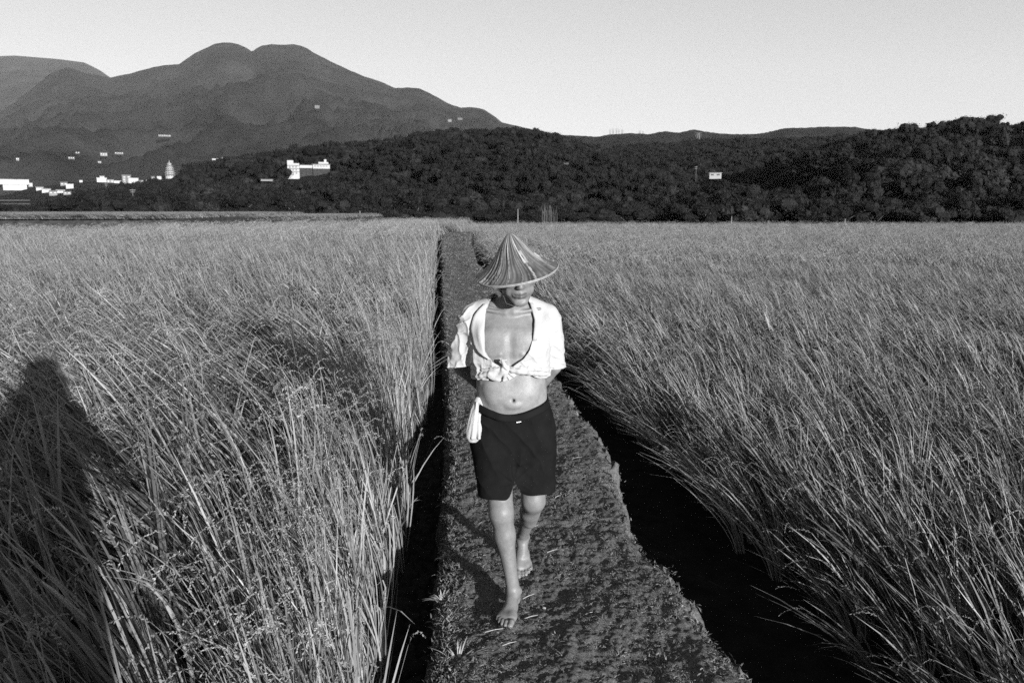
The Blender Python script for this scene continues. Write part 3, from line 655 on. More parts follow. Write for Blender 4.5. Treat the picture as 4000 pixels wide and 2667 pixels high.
pV, pQ = s.net(); x, y, z = pV.T; nz = np.array([noise.fractal(Vector((a*7, b_*7, c*6)), 1.0, 2.0, 3) for a, b_, c in pV])
gx_ = np.stack([(sample(s, pV+np.eye(3)[i]*.004)-sample(s, pV-np.eye(3)[i]*.004)) for i in range(3)], -1); gx_ /= np.linalg.norm(gx_, axis=1)[:, None]+1e-9
disp = .007*nz+.005*(1-np.abs(np.sin(x*30+z*22+nz*1.2)))**1.5*sstep(.96, .88, z)*sstep(.50, .62, z)+.003*(1-np.abs(np.sin(x*70+nz*2)))**2*sstep(.84, .93, z)
disp -= .006*np.exp(-((x-.014)/.016)**2)*sstep(.80, .70, z)*(y < -.03)
disp += .007*np.exp(-((np.hypot(x-.015, z-.66))/.09)**2)*(1-np.abs(np.sin(np.arctan2(z-.60, x-.015)*5+nz)))**2
pV = pV+gx_*(disp-.004)[:, None]; x, y, z = pV.T
zw = .908+.050*np.minimum(1, (np.abs(x)/.165)**2)+.03*sstep(-.02, .1, y); crotch = .66
lf = .548+.002*np.sin(x*60)+.055*np.exp(-((x-.016)/.020)**2)+.03*sstep(-.05, .06, y); rf = .534+.002*np.sin(x*50+1)+.055*np.exp(-((x-.016)/.020)**2)+.04*sstep(-.02, .10, y)
f = np.maximum(z-zw, np.where(x < .018, lf, rf)-z); pV, pQ = clip(pV, pQ, f)
shorts = solid(link('shorts', mesh_np('shorts', pV, pQ, M['shorts']), man), .003)
bvh_p = BVHTree.FromPolygons(pV.tolist(), pQ.tolist())
# elastic waistband following the top of the shorts, with a small bright buckle
G = Geo(); rows = []
for i in range(72):
    a = 2*math.pi*i/72; d = Vector((math.sin(a), -math.cos(a), 0)); row = []
    xx = d.x*.165; zt = .908+.050*min(1, (abs(xx)/.165)**2)+.03*float(sstep(-.02, .1, d.y*.11))
    rad = []
    for k_ in range(-4, 5):
        a2 = a+k_*.06; d2 = Vector((math.sin(a2), -math.cos(a2), 0)); h = bvh_p.ray_cast(Vector((0, -.004, zt-.012))+d2*.4, -d2); rad.append((h[0]-Vector((0, -.004, zt-.012))).length if h[0] else .15)
    rr_ = sorted(rad)[5]+.0045
    for dz in (.005, -.006, -.018, -.028): row.append((d.x*(rr_+(-.002 if dz > 0 else 0)-dz*.25), -.004+d.y*(rr_-dz*.25), zt+dz))
    rows.append(row)
for i in range(72):
    for j_ in range(3): a, b_ = rows[i], rows[(i+1) % 72]; G.quad(a[j_], b_[j_], b_[j_+1], a[j_+1])
wme = G.mesh('waistband', M['belt'], True); bm = bmesh.new(); bm.from_mesh(wme); bmesh.ops.remove_doubles(bm, verts=bm.verts, dist=1e-5); bm.to_mesh(wme); bm.free(); wme.polygons.foreach_set('use_smooth', [True]*len(wme.polygons))
band = solid(link('waistband', wme, shorts), .003, 0)
def on_shorts(x_, z_, lift): h = bvh_p.ray_cast(Vector((x_, -.6, z_)), Vector((0, 1, 0))); return (h[0].y if h[0] else -.13)-lift
G = Geo()
for (xa, xb, za, zb) in ((.018, .052, .885, .8925), (.020, .040, .8775, .8810)):
    n = 6
    for i in range(n):
        x0_, x1_ = xa+(xb-xa)*i/n, xa+(xb-xa)*(i+1)/n; t0, t1 = (x0_-xa)*.14, (x1_-xa)*.14; y0_, y1_ = on_shorts(x0_, za, .010), on_shorts(x1_, za, .010)
        G.quad((x0_, y0_, za+t0), (x1_, y1_, za+t1), (x1_, y1_, zb+t1), (x0_, y0_, zb+t0)); G.quad((x0_, y0_, zb+t0), (x1_, y1_, zb+t1), (x1_, y1_+.004, zb+t1), (x0_, y0_+.004, zb+t0))
link('buckle', G.mesh('buckle', M['metal']), shorts)

# hat of woven bamboo leaf
HA = Matrix.Translation(Vector((.016, -.104, 1.551))) @ Matrix.Rotation(R(-9.5), 4, 'Y') @ Matrix.Rotation(R(11), 4, 'X')
prof = [(0, .161), (.005, .1605), (.012, .157), (.022, .147), (.033, .131), (.048, .111), (.061, .092), (.074, .073), (.088, .055), (.106, .036), (.126, .019), (.150, .003), (.168, -.008), (.181, -.013)]
na, V, S_ = 240, [], []; rh = random.Random(11)
cuts = sorted([rh.uniform(0, 2*math.pi) for _ in range(26)]+[2*math.pi*i/16+rh.uniform(-.1, .1) for i in range(16)])
pan = [rh.choice([.5, .6, .75, .9, 1.1, 1.7]) for _ in range(50)]; patch = [(rh.uniform(0, 6.28), rh.uniform(.4, 1.0), rh.uniform(.05, .22), rh.uniform(.10, .3), rh.choice([.4, .5, 1.9, 2.2])) for _ in range(16)]
pr = np.array(prof); tt = np.linspace(0, 1, 60); cs = np.concatenate([[0], np.cumsum(np.hypot(np.diff(pr[:, 0]), np.diff(pr[:, 1])))]); cs /= cs[-1]
pr_r, pr_z = np.interp(tt, cs, pr[:, 0]), np.interp(tt, cs, pr[:, 1])
for i, (r_, z_) in enumerate(zip(pr_r, pr_z)):
    for j in range(na):
        a = 2*math.pi*j/na; aw = (a+.10*math.sin(tt[i]*5+1)+.05*noise.noise(Vector((math.cos(a)*3, math.sin(a)*3, tt[i]*3)))) % (2*math.pi); k_ = int(np.searchsorted(cuts, aw))
        dd = min(abs(aw-cuts[min(k_, len(cuts)-1)]), abs(aw-cuts[max(k_-1, 0)]))*r_; rg = .0026*math.exp(-(dd/.0035)**2)*min(1, tt[i]*3)
        st = noise.noise(Vector((math.cos(aw)*14+k_, math.sin(aw)*14, tt[i]*1.5))); rg += .0045*st*min(1, tt[i]*3)
        wob = 1+.018*math.sin(3*a+1)*tt[i]+.012*math.sin(5*a)*tt[i]
        V.append(((r_+rg*.5)*wob*math.cos(a), (r_+rg*.5)*wob*math.sin(a), z_+rg))
        sh_ = pan[k_ % 50]*(1+.9*st)*(1+.5*noise.noise(Vector((math.cos(a)*4, math.sin(a)*4, tt[i]*5+k_*.3))))
        for (pa, pt, wa, wt, v_) in patch:
            da = min(abs(a-pa), 2*math.pi-abs(a-pa))
            if da < wa and abs(tt[i]-pt) < wt/2: sh_ = sh_*.35+v_*.65
        if dd < .0022: sh_ *= 1.5
        elif dd < .0050: sh_ *= .65
        S_.append(min(2.4, max(.16, sh_)))
i, j = np.meshgrid(np.arange(59), np.arange(na), indexing='ij'); q = (i*na+j).ravel(); q2 = (i*na+(j+1) % na).ravel()
hat = solid(link('conical_hat', mesh_np('conical_hat', V, np.stack([q, q+na, q2+na, q2], -1), M['hat'], shade=S_), man), .002, -1); hat.matrix_local = HA
G = Geo()
for rr, zz, rt in ((.1815, -.0125, .0030), (.1795, -.0175, .0032)):
    pts = [((rr)*(1+.018*math.sin(3*a+1)+.012*math.sin(5*a))*math.cos(a), rr*(1+.018*math.sin(3*a+1)+.012*math.sin(5*a))*math.sin(a), zz) for a in np.linspace(0, 2*math.pi, 97)]
    G.tube(pts, rt, 6, cap=False)
link('rim', G.mesh('rim', M['rim'], True), hat)
G = Geo(); pts = []
for sgn in (-1, 1):
    p0 = Vector((sgn*.085, .0, 1.555))+Vector((.018, -.105, 0)); G.tube([p0, Vector((sgn*.072+.02, -.125, 1.48)), Vector((sgn*.045+.02, -.150, 1.41)), Vector((.021, -.158, 1.395))], .0009, 5)
link('chin_strap', G.mesh('chin_strap', M['dcloth']), hat).matrix_parent_inverse = HA.inverted()

# towel tucked in at his right hip
s = SDF((-.25, -.16, .70), (-.06, .04, 1.00), .0030)
s.loft([(.775, -.176, -.086, .016, .010), (.795, -.172, -.086, .034, .018), (.83, -.166, -.084, .041, .023), (.87, -.161, -.080, .038, .024), (.92, -.156, -.070, .031, .024), (.955, -.152, -.060, .022, .020), (.975, -.150, -.052, .012, .012)], .006, 2.2)
for a, c, r_ in (((-.166, -.100, .95), (-.190, -.116, .79), .006), ((-.150, -.100, .94), (-.160, -.122, .80), .005), ((-.138, -.092, .93), (-.136, -.116, .81), .005), ((-.178, -.088, .93), (-.208, -.102, .82), .005)): s.cap(a, c, r_*.5, r_, .008, True)
for a, c in (((-.158, -.088, .96), (-.176, -.108, .80)), ((-.144, -.084, .95), (-.148, -.108, .80))): s.cap(a, c, .004, .008, .008)
tV, tQ = s.net(); nz = np.array([noise.fractal(Vector((a*30, b_*30, c*14)), 1.0, 2.0, 3) for a, b_, c in tV]); tV[:, 1] -= .003*nz; tV[:, 0] += .002*nz
to = link('towel', mesh_np('towel', tV, tQ, M['towel'])); to.location = man.location; tag(to, 'small white towel hanging from the waist of the walking man', 'towel')

# ---------------------------------------------------------------- the photographer, whose shadow falls on the left field
def figure():
    g = SDF((-.45, -.45, 0), (.45, .55, 2.0), .010)
    g.loft([(.70, 0, 0, .23, .15), (.95, 0, 0, .215, .145), (1.1, 0, 0, .205, .14), (1.25, 0, 0, .21, .14), (1.42, 0, 0, .225, .13), (1.54, 0, 0, .17, .09), (1.60, 0, 0, .08, .06)], .03)
    for q in (-1, 1):
        g.cap((q*.05, 0, 1.60), (q*.19, 0, 1.53), .045, .055, .03); g.cap((q*.21, 0, 1.50), (q*.36, .10, 1.33), .062, .052, .03); g.cap((q*.36, .10, 1.33), (q*.095, .125, 1.66), .042, .028, .02)
        g.cap((q*.10, 0, .88), (q*.12, .02, .48), .095, .065, .03); g.cap((q*.12, .02, .48), (q*.13, -.03, .09), .062, .042, .03); g.cap((q*.13, -.05, .05), (q*.15, .14, .045), .045, .038, .02)
    g.cap((0, 0, 1.58), (0, .02, 1.70), .055, .052, .02); g.ell((0, -.02, 1.66), (.20, .12, .15), .03); g.ell((0, .0, 1.86), (.125, .13, .11), .02)
    head(g, (0, .02, 1.82), rotm(0, 0, 180) @ rotm(8, 0, 0))
    for q in (-1, 1): hand(g, (q*.095, .125, 1.66), np.stack([(0, 1, 0), (q, 0, 0), (0, 0, 1)], 1), q, .5)
    return g.net()
gV, gQ = figure()
ph = thing('person', (0.0, -.30, 0.03), 'photographer standing on the path with arms raised, shadow on the left field', 'person')
fb = link('body', mesh_np('body', gV, gQ, M['dcloth']), ph)
G = Geo(); G.box(-.070, .070, -.150, -.112, 1.745, 1.825); G.box(-.02, .02, -.148, -.114, 1.825, 1.842); G.tube([(0, -.112, 1.785), (0, -.075, 1.785)], [.030, .027], 16); cb = link('camera', G.mesh('camera', M['plastic'])); tag(cb, 'black film camera held up by the photographer', 'camera')
# ---------------------------------------------------------------- distant land
def ridge_mesh(name, ridge, foot, m, cols=260, rows=60, relief=6.0, rs_=0.01, drop=0.0, prof=0.9, back=1.4, jag=0.0, seed=0.0):
    """ridge: (px, py, distance) along the skyline, foot: (px, py, distance) along the near edge; both places in the world."""
    ra, fa = np.array(ridge, float), np.array(foot, float); pxs = np.linspace(ra[0, 0], ra[-1, 0], cols); V = []; S = list(np.linspace(0, 1, rows))+[1.08, 1.25, 1.6]
    for px in pxs:
        r = P(px, np.interp(px, ra[:, 0], ra[:, 1]), np.interp(px, ra[:, 0], ra[:, 2])); r.z -= drop; f = P(px, np.interp(px, fa[:, 0], fa[:, 1]), np.interp(px, fa[:, 0], fa[:, 2]))
        for s in S:
            if s <= 1: p = f+(r-f)*s; p.z = f.z+(r.z-f.z)*s**prof; k_ = math.sin(min(1, s*1.02)*math.pi)**.8 if s < .98 else 0
            else: p = r+(r-f)*(s-1)*1.0; p.z = r.z-(r.z-f.z)*(s-1)*back; k_ = 0
            n_ = .45-1.5*abs(noise.fractal(Vector((p.x*rs_, p.y*rs_, seed)), 1.0, 2.1, 6))
            p.z += relief*k_*n_*(float(sstep(.10, .38, s)) if relief > 50 else 1)+jag*(fbm(p.x*rs_*6, p.y*rs_*6, seed, o=3))*min(1, s*3)
            V.append(p)
    k = len(S); i, j = np.meshgrid(np.arange(k-1), np.arange(cols-1)); q = (j*k+i).ravel()
    A_ = np.array([tuple(v) for v in V]); me = mesh_np(name, A_, np.stack([q, q+k, q+k+1, q+1], -1), m); o = link(name, me); tag(o, kind='structure')
    return A_.reshape(cols, k, 3)[:, :rows]
def at_depth(grid, ridge, px, py):                     # point of a slope seen at this pixel
    c = min(len(grid)-1, max(0, int(round((px-ridge[0][0])/(ridge[-1][0]-ridge[0][0])*(len(grid)-1))))); best = None
    for p in grid[c]:
        zc = p[1]*CP-(p[2]-CAM_H)*SP; yc = (p[2]-CAM_H)*CP+p[1]*SP; y_ = 1333.5-F*yc/zc
        if best is None or y_ < best[0]+0.01:
            if y_ <= py: return Vector(p)
            best = (y_, p)
    return Vector(grid[c][-1])
MB_ = [(-4200, 760, 7000), (-2400, 520, 7600), (-1200, 330, 8200), (-500, 235, 8200), (0, 220, 8200), (60, 218, 8200), (230, 232, 8200), (330, 245, 8200), (390, 275, 8200), (430, 303, 8200), (520, 380, 8200), (700, 460, 8200)]
ridge_mesh('far_mountain', MB_, [(-4200, 810, 4200), (-500, 700, 4200), (700, 700, 4200)], M['far'], 420, 50, 130, .0011, seed=3)
MA_ = [(-4200, 770, 3600), (-2500, 680, 4000), (-1200, 560, 4400), (-500, 470, 4600), (0, 440, 4700), (120, 350, 4900), (200, 285, 5000), (260, 262, 5000), (330, 285, 5000), (430, 304, 5000), (500, 290, 5000), (600, 262, 5000), (700, 250, 5000), (760, 210, 5000), (800, 190, 5000), (840, 172, 5000), (870, 167, 5000), (905, 168, 5000), (935, 175, 5000), (960, 187, 5000), (985, 202, 5000),
       (1000, 190, 5000), (1020, 180, 5000), (1060, 173, 5000), (1100, 176, 5000), (1150, 174, 5000), (1175, 180, 5000), (1200, 190, 5000), (1250, 218, 4900), (1300, 245, 4900), (1400, 290, 4800), (1500, 325, 4700), (1545, 345, 4600), (1600, 342, 4500), (1640, 347, 4400), (1680, 365, 4300), (1760, 410, 4200), (1800, 421, 4100), (1850, 420, 4000), (1895, 430, 4000), (1930, 455, 4000), (1960, 480, 4000), (2050, 500, 4000), (2110, 512, 4000), (2300, 560, 4000), (2500, 640, 4000)]
FA_ = [(-4200, 838, 420), (-500, 838, 420), (300, 838, 420), (700, 836, 450), (2500, 836, 450)]
GA = ridge_mesh('mountain', MA_, FA_, M['far'], 760, 110, 160, .0018, prof=1.75, jag=4.0, seed=9)
MC_ = [(1900, 560, 2100), (2060, 520, 2100), (2110, 513, 2100), (2150, 525, 2100), (2250, 532, 2100), (2330, 537, 2100), (2370, 528, 2100), (2460, 522, 2100), (2530, 525, 2100), (2600, 515, 2100), (2650, 520, 2100), (2708, 508, 2100), (2780, 520, 2100), (2850, 525, 2100), (2930, 526, 2100), (3000, 518, 2000), (3060, 502, 1900), (3150, 498, 1900), (3300, 495, 1900), (3340, 497, 1900), (3400, 506, 1900), (3470, 510, 1900), (3600, 540, 1900), (4300, 600, 1900), (6500, 700, 1900)]
GC = ridge_mesh('far_ridge', MC_, [(1900, 640, 1100), (4300, 640, 1100), (6500, 760, 1100)], M['mid'], 900, 40, 12, .006, prof=.8, jag=2.2, seed=21)
HM_ = [(2050, 640, 640), (2180, 612, 640), (2330, 592, 640), (2500, 566, 640), (2650, 566, 640), (2750, 549, 640), (2850, 546, 640), (3000, 550, 620), (3150, 537, 600), (3350, 527, 560), (3600, 540, 560), (4300, 560, 560)]
GM = ridge_mesh('valley_hill', HM_, [(2050, 735, 330), (4300, 735, 330)], M['hill'], 160, 44, 5, .012, drop=2.5, prof=.85, seed=5)
HA_ = [(300, 790, 760), (450, 768, 755), (558, 742, 740), (640, 712, 720), (700, 676, 700), (830, 645, 660), (1000, 612, 620), (1200, 583, 580), (1500, 558, 540), (1640, 530, 500), (1800, 520, 480), (2000, 514, 460), (2110, 523, 450), (2250, 570, 430), (2330, 600, 410), (2420, 655, 380), (2500, 705, 340), (2700, 765, 270), (2900, 832, 190), (3050, 872, 150)]
GH = ridge_mesh('wooded_hill', HA_, [(300, 842, 150), (2300, 846, 135), (3050, 880, 110)], M['hill'], 260, 70, 9, .012, drop=2.6, prof=.92, seed=2)
HB_ = [(2700, 872, 200), (2800, 830, 260), (2880, 770, 300), (2960, 705, 330), (3060, 640, 340), (3160, 600, 340), (3300, 560, 335), (3400, 528, 330), (3500, 513, 320), (3580, 515, 315), (3640, 503, 310), (3740, 481, 300), (3800, 476, 300), (3900, 476, 300), (3940, 500, 300), (3965, 494, 300), (4000, 482, 295), (4300, 470, 290), (4700, 500, 290), (5400, 600, 290), (6400, 760, 270)]
GB = ridge_mesh('right_hill', HB_, [(2700, 880, 120), (6400, 880, 105)], M['hill'], 300, 60, 9, .014, drop=3.2, prof=.85, seed=14)

# ---------------------------------------------------------------- trees
def crown_geo(rs, leaves, lobes, q, spiky=0.0):
    G = Geo(); Ls = []
    for _ in range(lobes):
        a = rs.uniform(0, 6.283); rr = rs.uniform(.05, .34); Ls.append((Vector((math.cos(a)*rr, math.sin(a)*rr, rs.uniform(.36, .78))), rs.uniform(.13, .26)))
    Ls.append((Vector((0, 0, .62)), .28))
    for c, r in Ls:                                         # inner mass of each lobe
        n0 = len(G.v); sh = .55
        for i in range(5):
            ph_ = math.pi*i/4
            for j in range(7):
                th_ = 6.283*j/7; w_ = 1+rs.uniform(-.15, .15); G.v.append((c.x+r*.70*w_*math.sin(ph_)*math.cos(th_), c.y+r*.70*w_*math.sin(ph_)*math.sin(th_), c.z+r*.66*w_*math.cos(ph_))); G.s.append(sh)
        for i in range(4):
            for j in range(7): G.f.append((n0+i*7+j, n0+(i+1)*7+j, n0+(i+1)*7+(j+1) % 7, n0+i*7+(j+1) % 7))
    for _ in range(leaves):
        c, r = rs.choice(Ls); d = Vector((rs.gauss(0, 1), rs.gauss(0, 1), rs.gauss(.25, .9))).normalized(); p = c+Vector((d.x*r, d.y*r, d.z*r*.85))*rs.uniform(.62, 1.28)
        n_ = (d+Vector((rs.gauss(0, .5), rs.gauss(0, .5), rs.gauss(.2, .5)))).normalized(); a = n_.orthogonal().normalized(); b_ = n_.cross(a); w_ = q*rs.uniform(.6, 1.3)
        sh = rs.uniform(.6, 1.3); G.quad(tuple(p-a*w_), tuple(p-b_*w_*.7), tuple(p+a*w_), tuple(p+b_*w_*.7), sh)
    return G
def trunk_geo(rs):
    G = Geo(); bend = Vector((rs.uniform(-.05, .05), rs.uniform(-.05, .05), 0)); G.tube([(0, 0, -.08), tuple(bend*.4+Vector((0, 0, .2))), tuple(bend+Vector((0, 0, .45))), tuple(bend+Vector((0, 0, .68)))], [.032, .024, .017, .008], 6)
    for _ in range(4):
        a = rs.uniform(0, 6.28); z0 = rs.uniform(.22, .42); G.tube([tuple(bend*(z0*1.6)+Vector((0, 0, z0))), (math.cos(a)*.14, math.sin(a)*.14, z0+.14), (math.cos(a)*.25, math.sin(a)*.25, z0+.26)], [.014, .010, .004], 5)
    return G
rt = random.Random(5)
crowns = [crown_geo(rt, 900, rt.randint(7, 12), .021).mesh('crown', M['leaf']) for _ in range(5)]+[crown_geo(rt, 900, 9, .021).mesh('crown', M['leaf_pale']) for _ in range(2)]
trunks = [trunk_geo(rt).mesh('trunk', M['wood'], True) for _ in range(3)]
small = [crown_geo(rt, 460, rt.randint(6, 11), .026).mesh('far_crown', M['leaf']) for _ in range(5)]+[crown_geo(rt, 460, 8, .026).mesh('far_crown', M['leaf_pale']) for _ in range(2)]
def wood(name, grid, sp, size, label, pale=.14, keep=lambda p: True):
    D = ([], [], [], []); c, r = grid.shape[:2]
    for i in range(c-1):
        for j in range(r-1):
            a, b_, d, e = grid[i, j], grid[i+1, j], grid[i+1, j+1], grid[i, j+1]; area = np.linalg.norm(np.cross(b_-a, e-a)); n_ = area/sp**2; n_ = int(n_)+(rt.random() < n_-int(n_))
            for _ in range(n_):
                u_, v_ = rt.random(), rt.random(); p = a*(1-u_)*(1-v_)+b_*u_*(1-v_)+d*u_*v_+e*(1-u_)*v_
                if not keep(p): continue
                pt = noise.noise(Vector((p[0]*.02, p[1]*.02, 3)))+.4*noise.noise(Vector((p[0]*.07, p[1]*.07, 8))); s_ = size*rt.choice([.6, .75, .9, 1, 1.1, 1.3])*rt.uniform(.85, 1.15)*(1+.25*pt)
                D[0].append((p[0], p[1], p[2]-.1*s_)); D[1].append((0, 0, rt.uniform(0, 6.28))); D[2].append((s_*rt.uniform(.95, 1.35), s_*rt.uniform(.95, 1.35), s_)); D[3].append(5+rt.randrange(2) if rt.random() < pale+.25*pt else rt.randrange(5))
    return instancer(name, *D, small, label, 'wood')
HOUSE_PX = []
VD = at_depth(GH, HA_, 1205, 690).y+10
def clear_of_villa(p):                                 # the wood stands open in front of the villa
    zc = p[1]*CP-(p[2]+6.5-CAM_H)*SP; x_ = 2000+F*p[0]/zc; y_ = 1333.5-F*((p[2]+6.5-CAM_H)*CP+p[1]*SP)/zc
    if 612 < x_ < 716 and y_ < 690: return False
    return not (1112 < x_ < 1302 and p[1] < VD and y_ < (704 if x_ < 1180 else 645 if x_ < 1220 else 648))
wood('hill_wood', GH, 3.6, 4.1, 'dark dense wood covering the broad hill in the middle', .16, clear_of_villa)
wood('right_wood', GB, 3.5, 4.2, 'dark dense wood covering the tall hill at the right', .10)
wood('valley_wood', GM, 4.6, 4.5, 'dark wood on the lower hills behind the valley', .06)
ntree = [0]
SECT = [(60, 'below the far left end of the wide white hall'), (150, 'below the right end of the wide white hall'), (280, 'below the lowest white sheds'), (370, 'left of the tall utility pole'), (500, 'just left of the tall utility pole'), (600, 'just right of the tall utility pole'), (720, 'under the tiered tower'), (860, 'right of the tiered tower'), (1000, 'midway from tower to villa'), (1120, 'left below the villa'), (1200, 'under the tower of the villa'), (1300, 'under the right wing of the villa'), (1420, 'left of the pole at the left field edge'), (1560, 'right of the pole at the left field edge'), (1720, 'left of the end of the path'), (1880, 'straight behind the end of the path'), (2020, 'left above the hat'), (2110, 'between the pole above the hat and the reeds'), (2260, 'right of the pale reeds'), (2420, 'under the far city'), (2560, 'right below the far city'), (2700, 'left under the pylon'), (2860, 'under the white shed of the valley'), (2990, 'right of the short pole below the valley'), (3130, 'at the left foot of the right hill'), (3290, 'left of the tiny edge post'), (3430, 'right of the tiny edge post'), (3560, 'under the rising skyline of the right hill'), (3700, 'left below the top of the right hill'), (3850, 'below the top of the right hill'), (3960, 'below the notch in the right skyline'), (9999, 'at the right border of the view')]
def tree(px, py_top, D, label, group, pale=False, wide=1.0, zb=-1.2):
    if group and group != 'pale trees by the reeds':
        size = rt.choice(('tall ', 'broad ', 'small ')); py_top += {'t': -9, 'b': 0, 's': 12}[size[0]]*(.5 if 'low' in label else 1); wide *= {'t': .8, 'b': 1.25, 's': .9}[size[0]]
        kind_ = size+('paler' if pale else 'dark')+(' bush' if 'bush at' in label else ' tree'); pos = next(t_[1] for t_ in SECT if px < t_[0])
        label = kind_+(' at the rice edge ' if 'bush at' in label else ' past the rice ' if group.startswith('trees between') else ' behind the rice ')+pos
    top = P(px, py_top, D); h = (top.z-zb)/.93; o = thing('tree', (top.x, D, zb), label, 'tree', group, rt.uniform(0, 6.28)); i = ntree[0]; ntree[0] += 1
    cr = link('crown', crowns[5+i % 2] if pale else crowns[i % 5], o); tr = link('trunk', trunks[i % 3], o); o.scale = (h*wide, h*wide, h)
    return o
def skyl(tab, px): return float(np.interp(px, [t[0] for t in tab], [t[1] for t in tab]))
LT = [(-200, 800), (0, 800), (100, 800), (150, 790), (250, 772), (330, 757), (400, 760), (470, 772), (520, 770), (640, 745), (800, 722), (1000, 728), (1300, 735), (1500, 745), (1700, 770), (1900, 790)]
px = -150.0
while px < 620:
    tree(px, skyl(LT, px)+rt.uniform(-5, 8), rt.uniform(112, 128), 'dark bushy tree standing in the row between the far rice and the white town', 'trees between the far rice and the town', wide=1.5); px += rt.uniform(15, 28)
px = 620.0
while px < 2080:
    tree(px, rt.uniform(745, 800), rt.uniform(108, 125), 'dark bushy tree at the foot of the broad middle hill behind the left field', 'trees at the foot of the middle hill', pale=rt.random() < .2, wide=1.35); px += rt.uniform(20, 40)
px = 640.0
while px < 2300:
    tree(px, rt.uniform(812, 836), rt.uniform(96, 104), 'low dark bush at the very edge of the far rice under the middle hill', 'bushes along the far edge of the rice', pale=rt.random() < .15, wide=1.8); px += rt.uniform(16, 32)
px = 2120.0
while px < 2860:
    tree(px, rt.uniform(770, 815), rt.uniform(100, 118), 'dark bushy tree behind the far right field where the middle hill runs out', 'trees behind the middle of the right field', pale=rt.random() < .2, wide=1.35); px += rt.uniform(20, 38)
px = 2870.0
while px < 4150:
    tree(px, rt.uniform(745, 815), rt.uniform(96, 116), 'dark bushy tree at the foot of the tall right hill behind the rice', 'trees at the foot of the right hill', pale=rt.random() < .22, wide=1.3); px += rt.uniform(20, 38)
tree(2085, 822, 100, 'pale tufted tree beside the reeds at the far rice edge', 'pale trees by the reeds', pale=True)
for px, py, D in ((3945, 545, 255), (3265, 678, 240)): tree(px, py, D, 'large pale domed tree standing out on the right hill at px %s' % ('the far right' if px > 3900 else 'its lower left'), None, pale=True, wide=1.3, zb=P(px, py+55, D).z)['label'] = 'large pale domed tree standing out near the top of the tall right hill' if px > 3900 else 'large pale domed tree standing out low on the left flank of the right hill'
# reeds at the field edge
G = Geo()
for _ in range(40):
    x = rt.gauss(0, .45); h = rt.uniform(.9, 2.0); y = rt.gauss(0, .3); p = Vector((x, y, 0)); strip(G, [p, p+Vector((.03, 0, h*.6)), p+Vector((rt.gauss(0, .15), 0, h))], [.03, .03, .01], Vector((1, 0, 0)), rt.uniform(.08, .2))
rd = link('reed_clump', G.mesh('reed_clump', M['rice'])); rd.location = P(2140, 868, 92); tag(rd, 'pale upright reeds against the dark wood behind the rice', 'reeds')

# ---------------------------------------------------------------- buildings, poles
def face(o): o.rotation_euler.z = -math.atan2(o.location.x, o.location.y)
def span(loc, px0, px1, py0, py1):
    d = math.hypot(loc.x, loc.y)/math.cos(0)*1.0; zc = loc.y*CP-(loc.z-CAM_H)*SP; return (px1-px0)/F*zc, (py1-py0)/F*zc
def block(px0, px1, py0, py1, loc, label, m='white', floors=2, rooff='flat', group=None, depth=None, cat='building', ext=.6):
    w_, h_ = span(loc, px0, px1, py0, py1); dd = depth or max(6, w_*.5); o = thing('building', loc, label, cat, group); face(o)
    G = Geo(); G.box(-w_/2, w_/2, 0, dd, -h_*ext, h_*(.9 if rooff == 'flat' else .62)); link('wall', G.mesh('wall', M[m]), o)
    G = Geo()
    if rooff == 'flat': G.box(-w_/2-.3, w_/2+.3, -.3, dd+.3, h_*.9+.004, h_)
    else:
        a = h_*.62+.004; G.quad((-w_/2-.4, -.5, a), (w_/2+.4, -.5, a), (w_/2+.4, dd/2, h_), (-w_/2-.4, dd/2, h_)); G.quad((w_/2+.4, dd+.5, a), (-w_/2-.4, dd+.5, a), (-w_/2-.4, dd/2, h_), (w_/2+.4, dd/2, h_))
        G.f += [(len(G.v)-8, len(G.v)-5, len(G.v)-1+0-1, len(G.v)-8)] if False else []
        G.quad((-w_/2-.3, -.4, a-.003), (-w_/2-.3, dd+.4, a-.003), (-w_/2-.3, dd/2, h_-.03), (-w_/2-.3, dd/2, h_-.03)); G.quad((w_/2+.3, -.4, a-.003), (w_/2+.3, dd/2, h_-.03), (w_/2+.3, dd/2, h_-.03), (w_/2+.3, dd+.4, a-.003))
    link('roof', G.mesh('roof', M['white' if m == 'white' else m]), o)
    hz = h_*(.85 if rooff == 'flat' else .6); n = max(2, int(w_/4.0))
    me = None
    for f_ in range(floors):
        for i in range(n):
            if me is None: G = Geo(); ww = w_/n*.46; wh = hz/floors*.36; G.box(-ww/2, ww/2, -.12, .05, 0, wh); me = G.mesh('window', M['dark'])
            link('window', me, o, (-w_/2+w_*(i+.5)/n, 0, hz*(f_+.38)/floors))
    return o
def ap(px, py): v = at_depth(GA, MA_, px, py); return P(px, py, v.y*.97)
Q = ap(55, 742)
block(22, 102, 722, 742, ap(60, 742), 'long white lower block of the hall at the far left of the town', floors=2, ext=.1)
b2 = block(6, 106, 700, 718, Q+Vector((0, 6, 0)), 'wide white upper hall above the long block at the far left of the town', floors=1, depth=12, ext=.12); b2.location = P(56, 719, b2.location.y); face(b2)
